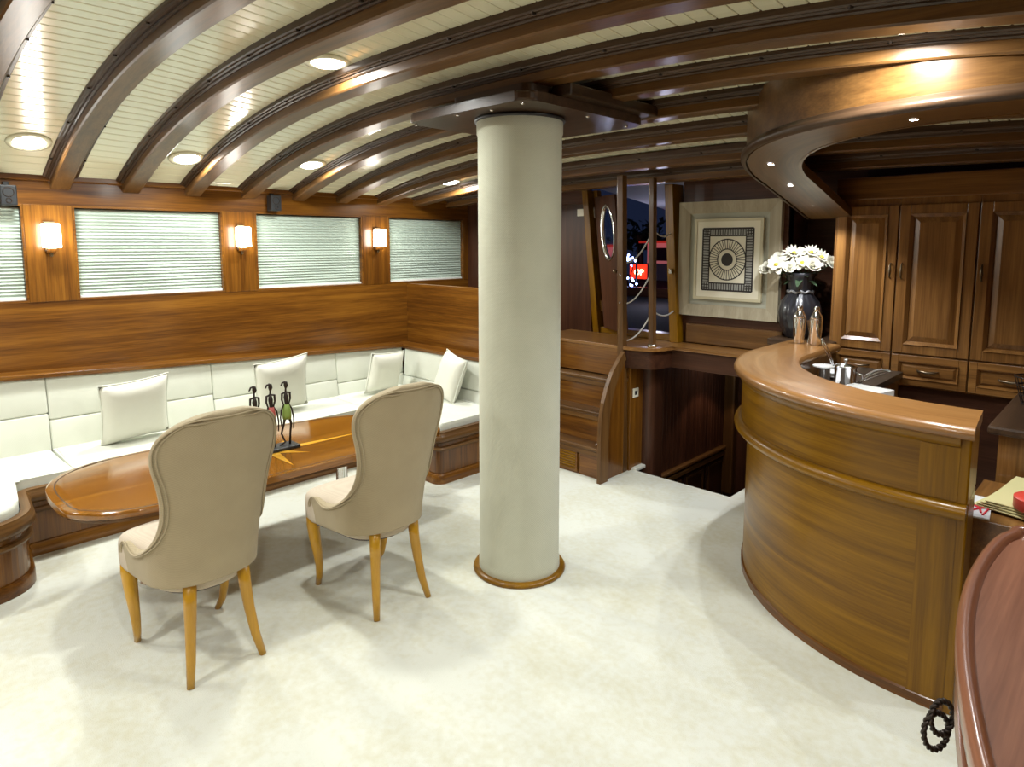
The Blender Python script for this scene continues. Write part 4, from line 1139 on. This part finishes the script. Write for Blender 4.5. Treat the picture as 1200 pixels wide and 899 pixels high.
for k in range(40):
    a = 2*PI*k/40; r0, r1 = .072, .138
    if k % 2: continue
    strip(ink, (ic[0] + r0*math.cos(a), ic[1] + r0*1.05*math.sin(a)), (ic[0] + r1*math.cos(a), ic[1] + r1*1.05*math.sin(a)), .0035)
    a += PI/40*1.0
    strip(ink, (ic[0] + r0*math.cos(a + .08), ic[1] + r0*1.05*math.sin(a + .08)), (ic[0] + r1*math.cos(a + .08), ic[1] + r1*1.05*math.sin(a + .08)), .0035)
link('ink_drawing', ink, M_INK, pc)
wsh = nb(); YP = PYF - .0305
for q in (((-hw, -hh), (hw, -hh + bw_)), ((-hw, hh - bw_), (hw, hh)), ((-hw, -hh + bw_), (-hw + bw_, hh - bw_)), ((hw - bw_, -hh + bw_), (hw, hh - bw_))):
    (a0, b0), (a1, b1) = q
    flat(wsh, [(ic[0] + a0, ic[1] + b0), (ic[0] + a1, ic[1] + b0), (ic[0] + a1, ic[1] + b1), (ic[0] + a0, ic[1] + b1)])
link('grey_wash_border', wsh, M_WASH, pc)

# ------------------------------------------------------------------ tall cabinets behind the bar
CY = 4.45
CW = wood('cab', 'Z'); CWX = wood('cab', 'X')
def raised(nm, x0, x1, z0, z1, parent, horizontal=False):
    """door or drawer front with a moulded frame and raised field; fields are sub-parts"""
    y0 = CY
    st_ = .055 if not horizontal else .040
    bm = nb()
    mt = CWX if horizontal else CW
    box(bm, x0, x0 + st_, y0 - .022, y0, z0, z1, bev=.003)
    box(bm, x1 - st_, x1, y0 - .022, y0, z0, z1, bev=.003)
    box(bm, x0 + st_, x1 - st_, y0 - .022, y0, z1 - st_, z1, bev=.003)
    box(bm, x0 + st_, x1 - st_, y0 - .022, y0, z0, z0 + st_, bev=.003)
    d = link(nm, bm, mt, parent)
    a0, a1, c0, c1 = x0 + st_, x1 - st_, z0 + st_, z1 - st_
    m1 = .018 if not horizontal else .012
    fr('panel_moulding', a0, a1, c0, c1, a0 + m1, a1 - m1, c0 + m1, c1 - m1, y0, y0 - .030, y0 - .014, mt, d)
    m2 = m1 + (.032 if not horizontal else .014)
    fr('field_bevel', a0 + m1, a1 - m1, c0 + m1, c1 - m1, a0 + m2, a1 - m2, c0 + m2, c1 - m2, y0, y0 - .008, y0 - .020, mt, d)
    link('raised_field', bx(a0 + m2, a1 - m2, y0 - .020, y0, c0 + m2, c1 - m2), mt, d)
    return d
cxs = [-1.445, -1.098, -.704, -.31, .08, .44]
nms = ['leftmost tall wooden wall cabinet with panelled door, beside the flowers', 'second tall wooden wall cabinet, in the middle of the wall behind the bar', 'third tall wooden wall cabinet cut by the right photo edge',
       'fourth tall wooden wall cabinet hidden beyond the right photo edge', 'last tall wooden wall cabinet by the right wall']
for i in range(5):
    x0, x1 = cxs[i], cxs[i+1]
    t = thing('wall_cabinet', nms[i], 'cabinet', ((x0+x1)/2, 4.6, .845), 'tall cabinets behind the bar')
    if i == 0: link('side_panel', bx(-1.46, -1.446, CY - .005, YF + .33, .845, 1.965), CW, t)
    link('carcass', bx(x0 + .001, x1 - .001, CY, YF + .33, .845, 1.965), CW, t)
    d = raised('door', x0 + .004, x1 - .004, 1.045, 1.925, t)
    hx = x1 - .030 if i == 0 else x0 + .030
    h = link('door_pull', tube(nb(), [(hx, CY - .024, 1.49), (hx, CY - .040, 1.50), (hx, CY - .044, 1.535), (hx, CY - .040, 1.57), (hx, CY - .024, 1.58)], [.004, .005, .009, .005, .004], 8), M_BRASS, d, smooth=True)
    dw = raised('drawer', x0 + .004, x1 - .004, .855, 1.035, t, True)
    hx = (x0 + x1) / 2
    link('drawer_pull', tube(nb(), [(hx - .055, CY - .018, .95), (hx - .045, CY - .040, .948), (hx, CY - .046, .944), (hx + .045, CY - .040, .948), (hx + .055, CY - .018, .95)], [.004, .006, .008, .006, .004], 8), M_BRASS, dw, smooth=True)
tag(link('cabinet_cornice', bx(-1.46, XR, CY - .015, YF + .33, 1.965, 2.10, bev=.006), CWX, at=(-.5, 4.5, 1.96)), 'plain wooden frieze above the tall cabinets behind the bar', 'frieze')
struct('wall_bar_back', bx(-1.45, XR, CY + .04, CY + .09, -.05, .845), wood('dark', 'X'))


# side counter at the right, wire basket, switch
sc2 = thing('side_counter', 'dark topped wooden side counter beyond the bar at the right edge', 'counter', (-.1, 4.0, 0))
link('counter_top', bx(-.47, XR, 3.50, CY - .02, .86, .90, bev=.012), wood('beamdk', 'Y'), sc2)
link('counter_body', bx(-.43, XR, 3.54, CY - .02, 0, .86), wood('cab', 'Z'), sc2)
link('switch_plate', bx(-.437, -.43, 3.80, 3.84, .70, .78, bev=.002), M_CREAMPL, sc2)
wbk = thing('wire_basket', 'dark wire basket standing on the side counter at the right edge', 'basket', (-.36, 4.1, .9))
for k in range(4):
    link('basket_ring', tube(nb(), [(-.36 + (.06 + .012*k)*math.cos(2*PI*q/20), 4.1 + (.06 + .012*k)*math.sin(2*PI*q/20), .905 + .045*k) for q in range(20)], .003, 6, closed=True), M_IRON, wbk, smooth=True)
for k in range(10):
    a = 2*PI*k/10
    link('basket_wire', tube(nb(), [(-.36 + .06*math.cos(a), 4.1 + .06*math.sin(a), .905), (-.36 + .096*math.cos(a), 4.1 + .096*math.sin(a), 1.04)], .0025, 5), M_IRON, wbk)

# low cabinet with papers
lc = tag(link('low_cabinet', bx(-.465, XR - .01, 2.95, 3.48, 0, .66, bev=.006), wood('cab', 'Y'), at=(0, 3.1, 0)), 'low wooden cabinet between the bar end and the near desk', 'cabinet')
def rotbox(c, sx, sy, sz, ang, bev=.0):
    bm = nb(); box(bm, -sx/2, sx/2, -sy/2, sy/2, 0, sz, bev=bev)
    bmesh.ops.rotate(bm, verts=bm.verts, cent=(0, 0, 0), matrix=Matrix.Rotation(ang, 3, 'Z'))
    bmesh.ops.translate(bm, verts=bm.verts, vec=c); return bm
M_KRAFT = plain('yellowish_card', (.55, .50, .24), .8)
fo = thing('card_folder', 'yellowish card folder lying open on the low cabinet', 'folder', (-.30, 3.12, .66))
for k in range(4):
    link('card_sheet', rotbox((-.245 + .006*k, 3.24 + .008*k, .670 + .008*k), .30, .42, .004, R_(-14 + 2.5*k)), M_KRAFT, fo)
tag(link('red_tin', lathe(nb(), (-.235, 3.08, .70), [(.075, 0), (.08, .006), (.08, .045), (.07, .052)], 32), plain('red_enamel', (.55, .05, .03), .4), at=(-.235, 3.08, .70), auto=40), 'round red tin lying on the card folder', 'tin')
lf = tag(link('leaflet', rotbox((-.415, 3.08, .661), .07, .26, .006, R_(6)), plain('leaflet_paper', (.62, .63, .62), .5), at=(-.42, 2.9, .66)), 'white leaflet with red bow mark beside the bar end', 'leaflet')
bm = nb()
for q in (((-.440, 3.08), (-.412, 3.05)), ((-.412, 3.05), (-.392, 3.075)), ((-.43, 3.01), (-.412, 3.05)), ((-.40, 3.00), (-.412, 3.05))):
    tube(bm, [(*q[0], .669), (*q[1], .669)], .004, 6)
tube(bm, [(-.392, 2.98, .668), (-.378, 3.18, .668)], .004, 6)
link('red_print', bm, plain('red_print_ink', (.7, .03, .05), .5), lf)

# ------------------------------------------------------------------ near desk, bottom right
dk = thing('near_desk', 'reddish brown desk with raised rounded rim in the right foreground', 'desk', (.1, 1.3, 0))
DZ = .99
dout = [(.40, -.2), (.11, .45), (-.075, .92), (-.155, 1.18), (-.205, 1.42), (-.228, 1.65), (-.226, 1.84), (-.203, 1.98), (-.13, 2.05), (.40, 2.07)]
def smooth_path(p, k=4):
    out = []; p = [Vector(q) for q in p]
    for i in range(len(p) - 1):
        p0, p1, p2, p3 = p[max(i-1, 0)], p[i], p[i+1], p[min(i+2, len(p)-1)]
        for j in range(k):
            u = j/k
            out.append(tuple(.5*((2*p1) + (p2-p0)*u + (2*p0-5*p1+4*p2-p3)*u*u + (3*p1-p0-3*p2+p3)*u**3)))
    out.append(tuple(p[-1])); return out
dp = smooth_path(dout, 5)
link('desk_top', prism(nb(), dp[::-1], DZ - .05, DZ - .012), wood('desk', 'Y', .3, .6), dk)
rim = [(.0, DZ - .050), (.008, DZ - .035), (.009, DZ - .012), (.005, DZ - .001), (-.004, DZ + .004), (-.014, DZ + .001), (-.020, DZ - .008), (-.022, DZ - .016), (-.02, DZ - .050)]
link('desk_rim', sweep(nb(), dp, neg(rim)), wood('desk', 'U', .3, .6), dk, auto=60)
body = [(x + .022, y - .02) for x, y in dp]
link('desk_body', prism(nb(), body[::-1], 0, DZ - .052), wood('sapele', 'Z'), dk, auto=50)
link('corner_bead', sweep(nb(), [(x - .004, y) for x, y in body], neg([(0, .86), (.014, .862), (.018, .875), (.014, .888), (0, .89)])), wood('desk', 'U', .3, .6), dk, auto=50)
bm = nb()
for dx_, dz, r in ((0, 0, .036), (-.008, -.034, .040)):
    for ph in (0, PI):
        pts = []
        for q in range(60):
            a = 2*PI*q/60; rr_ = r + .0035*math.cos(9*a + ph); h_ = .0035*math.sin(9*a + ph)
            u_ = rr_*math.cos(a)*.62
            pts.append((-.236 + dx_ + .717*u_ - .7*h_, 1.49 + .697*u_ + .7*h_, .745 + dz + rr_*math.sin(a)))
        tube(bm, pts, .0036, 6, closed=True)
link('twisted_cord_loops', bm, M_IRON, dk, smooth=True)

# ------------------------------------------------------------------ curved soffit above the bar with spotlights
def sof_z(x, y): return -.086 * max(0, min(y, 4.45) - 2.6) ** 2
so = thing('curved_soffit', 'curved wooden ceiling soffit with small spotlights above the bar', 'soffit', (-.9, 3.2, 2.1))
sp_path = arc_path(1.13, 312, 180, 44, 4.46)
Z0 = 2.15
link('soffit_underside', sweep(nb(), sp_path, neg([(-.255, Z0), (-.01, Z0), (-.01, Z0 + .03), (-.255, Z0 + .03)]), zf=sof_z), wood('beam', 'U'), so, auto=40)
def fascia(bm):
    n = len(sp_path); A_, B_ = [], []
    for i, (x, y) in enumerate(sp_path):
        zt = ceil_z(x, min(y, YF)) - .01
        for r_, L_ in ((0, A_), (-.03, B_)):
            v = (Vector((x, y)) - BC); 
            if i == n - 1: q = Vector((x - r_, y))
            else: q = BC + v.normalized() * (v.length + r_)
            L_.append((bm.verts.new((q.x, q.y, Z0 + .02 + sof_z(x, y))), bm.verts.new((q.x, q.y, zt))))
    for L_ in (A_, B_):
        for a_, b_ in zip(L_, L_[1:]): bm.faces.new((a_[0], b_[0], b_[1], a_[1]))
    for a_, b_, c_, d_ in zip(A_, A_[1:], B_, B_[1:]):
        bm.faces.new((a_[0], c_[0], d_[0], b_[0]))
    return bm
link('soffit_fascia', fascia(nb()), wood('beam', 'X'), so, auto=40)
link('soffit_moulding', sweep(nb(), sp_path, neg([(0, Z0 - .002), (.018, Z0 + .002), (.026, Z0 + .014), (.024, Z0 + .028), (.012, Z0 + .034), (.010, Z0 + .046), (0, Z0 + .05)]), zf=sof_z), wood('beamdk', 'U'), so, auto=60)
link('inner_edge', sweep(nb(), arc_path(.875, 312, 180, 44, 4.46), neg([(-.012, Z0 - .002), (.004, Z0 - .002), (.004, Z0 + .05), (-.012, Z0 + .05)]), zf=sof_z), wood('beam', 'U'), so, auto=40)
def spot(x, y, w):
    z = Z0 + sof_z(x, y)
    t = thing('spotlight', 'tiny bright round spotlight in the curved soffit ' + w, 'spotlight', (x, y, z), 'spotlights in the curved soffit')
    link('spot_ring', lathe(nb(), (x, y, z), [(.014, -.001), (.020, -.004), (.023, 0), (.023, .002)], 20, caps=False), M_CHROME, t, smooth=True)
    link('spot_lens', lathe(nb(), (x, y, z), [(.013, -.004), (.015, -.001), (.015, .003)], 16), M_LED, t)
    l = bpy.data.lights.new('spotlight_source', 'SPOT'); l.energy = P_SPOT; l.spot_size = R_(130); l.spot_blend = .5; l.color = (.93, .96, 1.0); l.shadow_soft_size = .012
    lo = bpy.data.objects.new('spotlight_source', l); COL.objects.link(lo); lo.parent = t; lo.location = (0, 0, -.012)
spot(-.66, 2.77, 'nearest the right photo edge')
spot(-1.43, 3.36, 'leftmost of the three close together')
spot(-1.50, 3.80, 'middle of the three close together')
spot(-1.51, 4.20, 'right of the three, nearest the flowers')
spot(.10, 2.97, 'beyond the right photo edge')
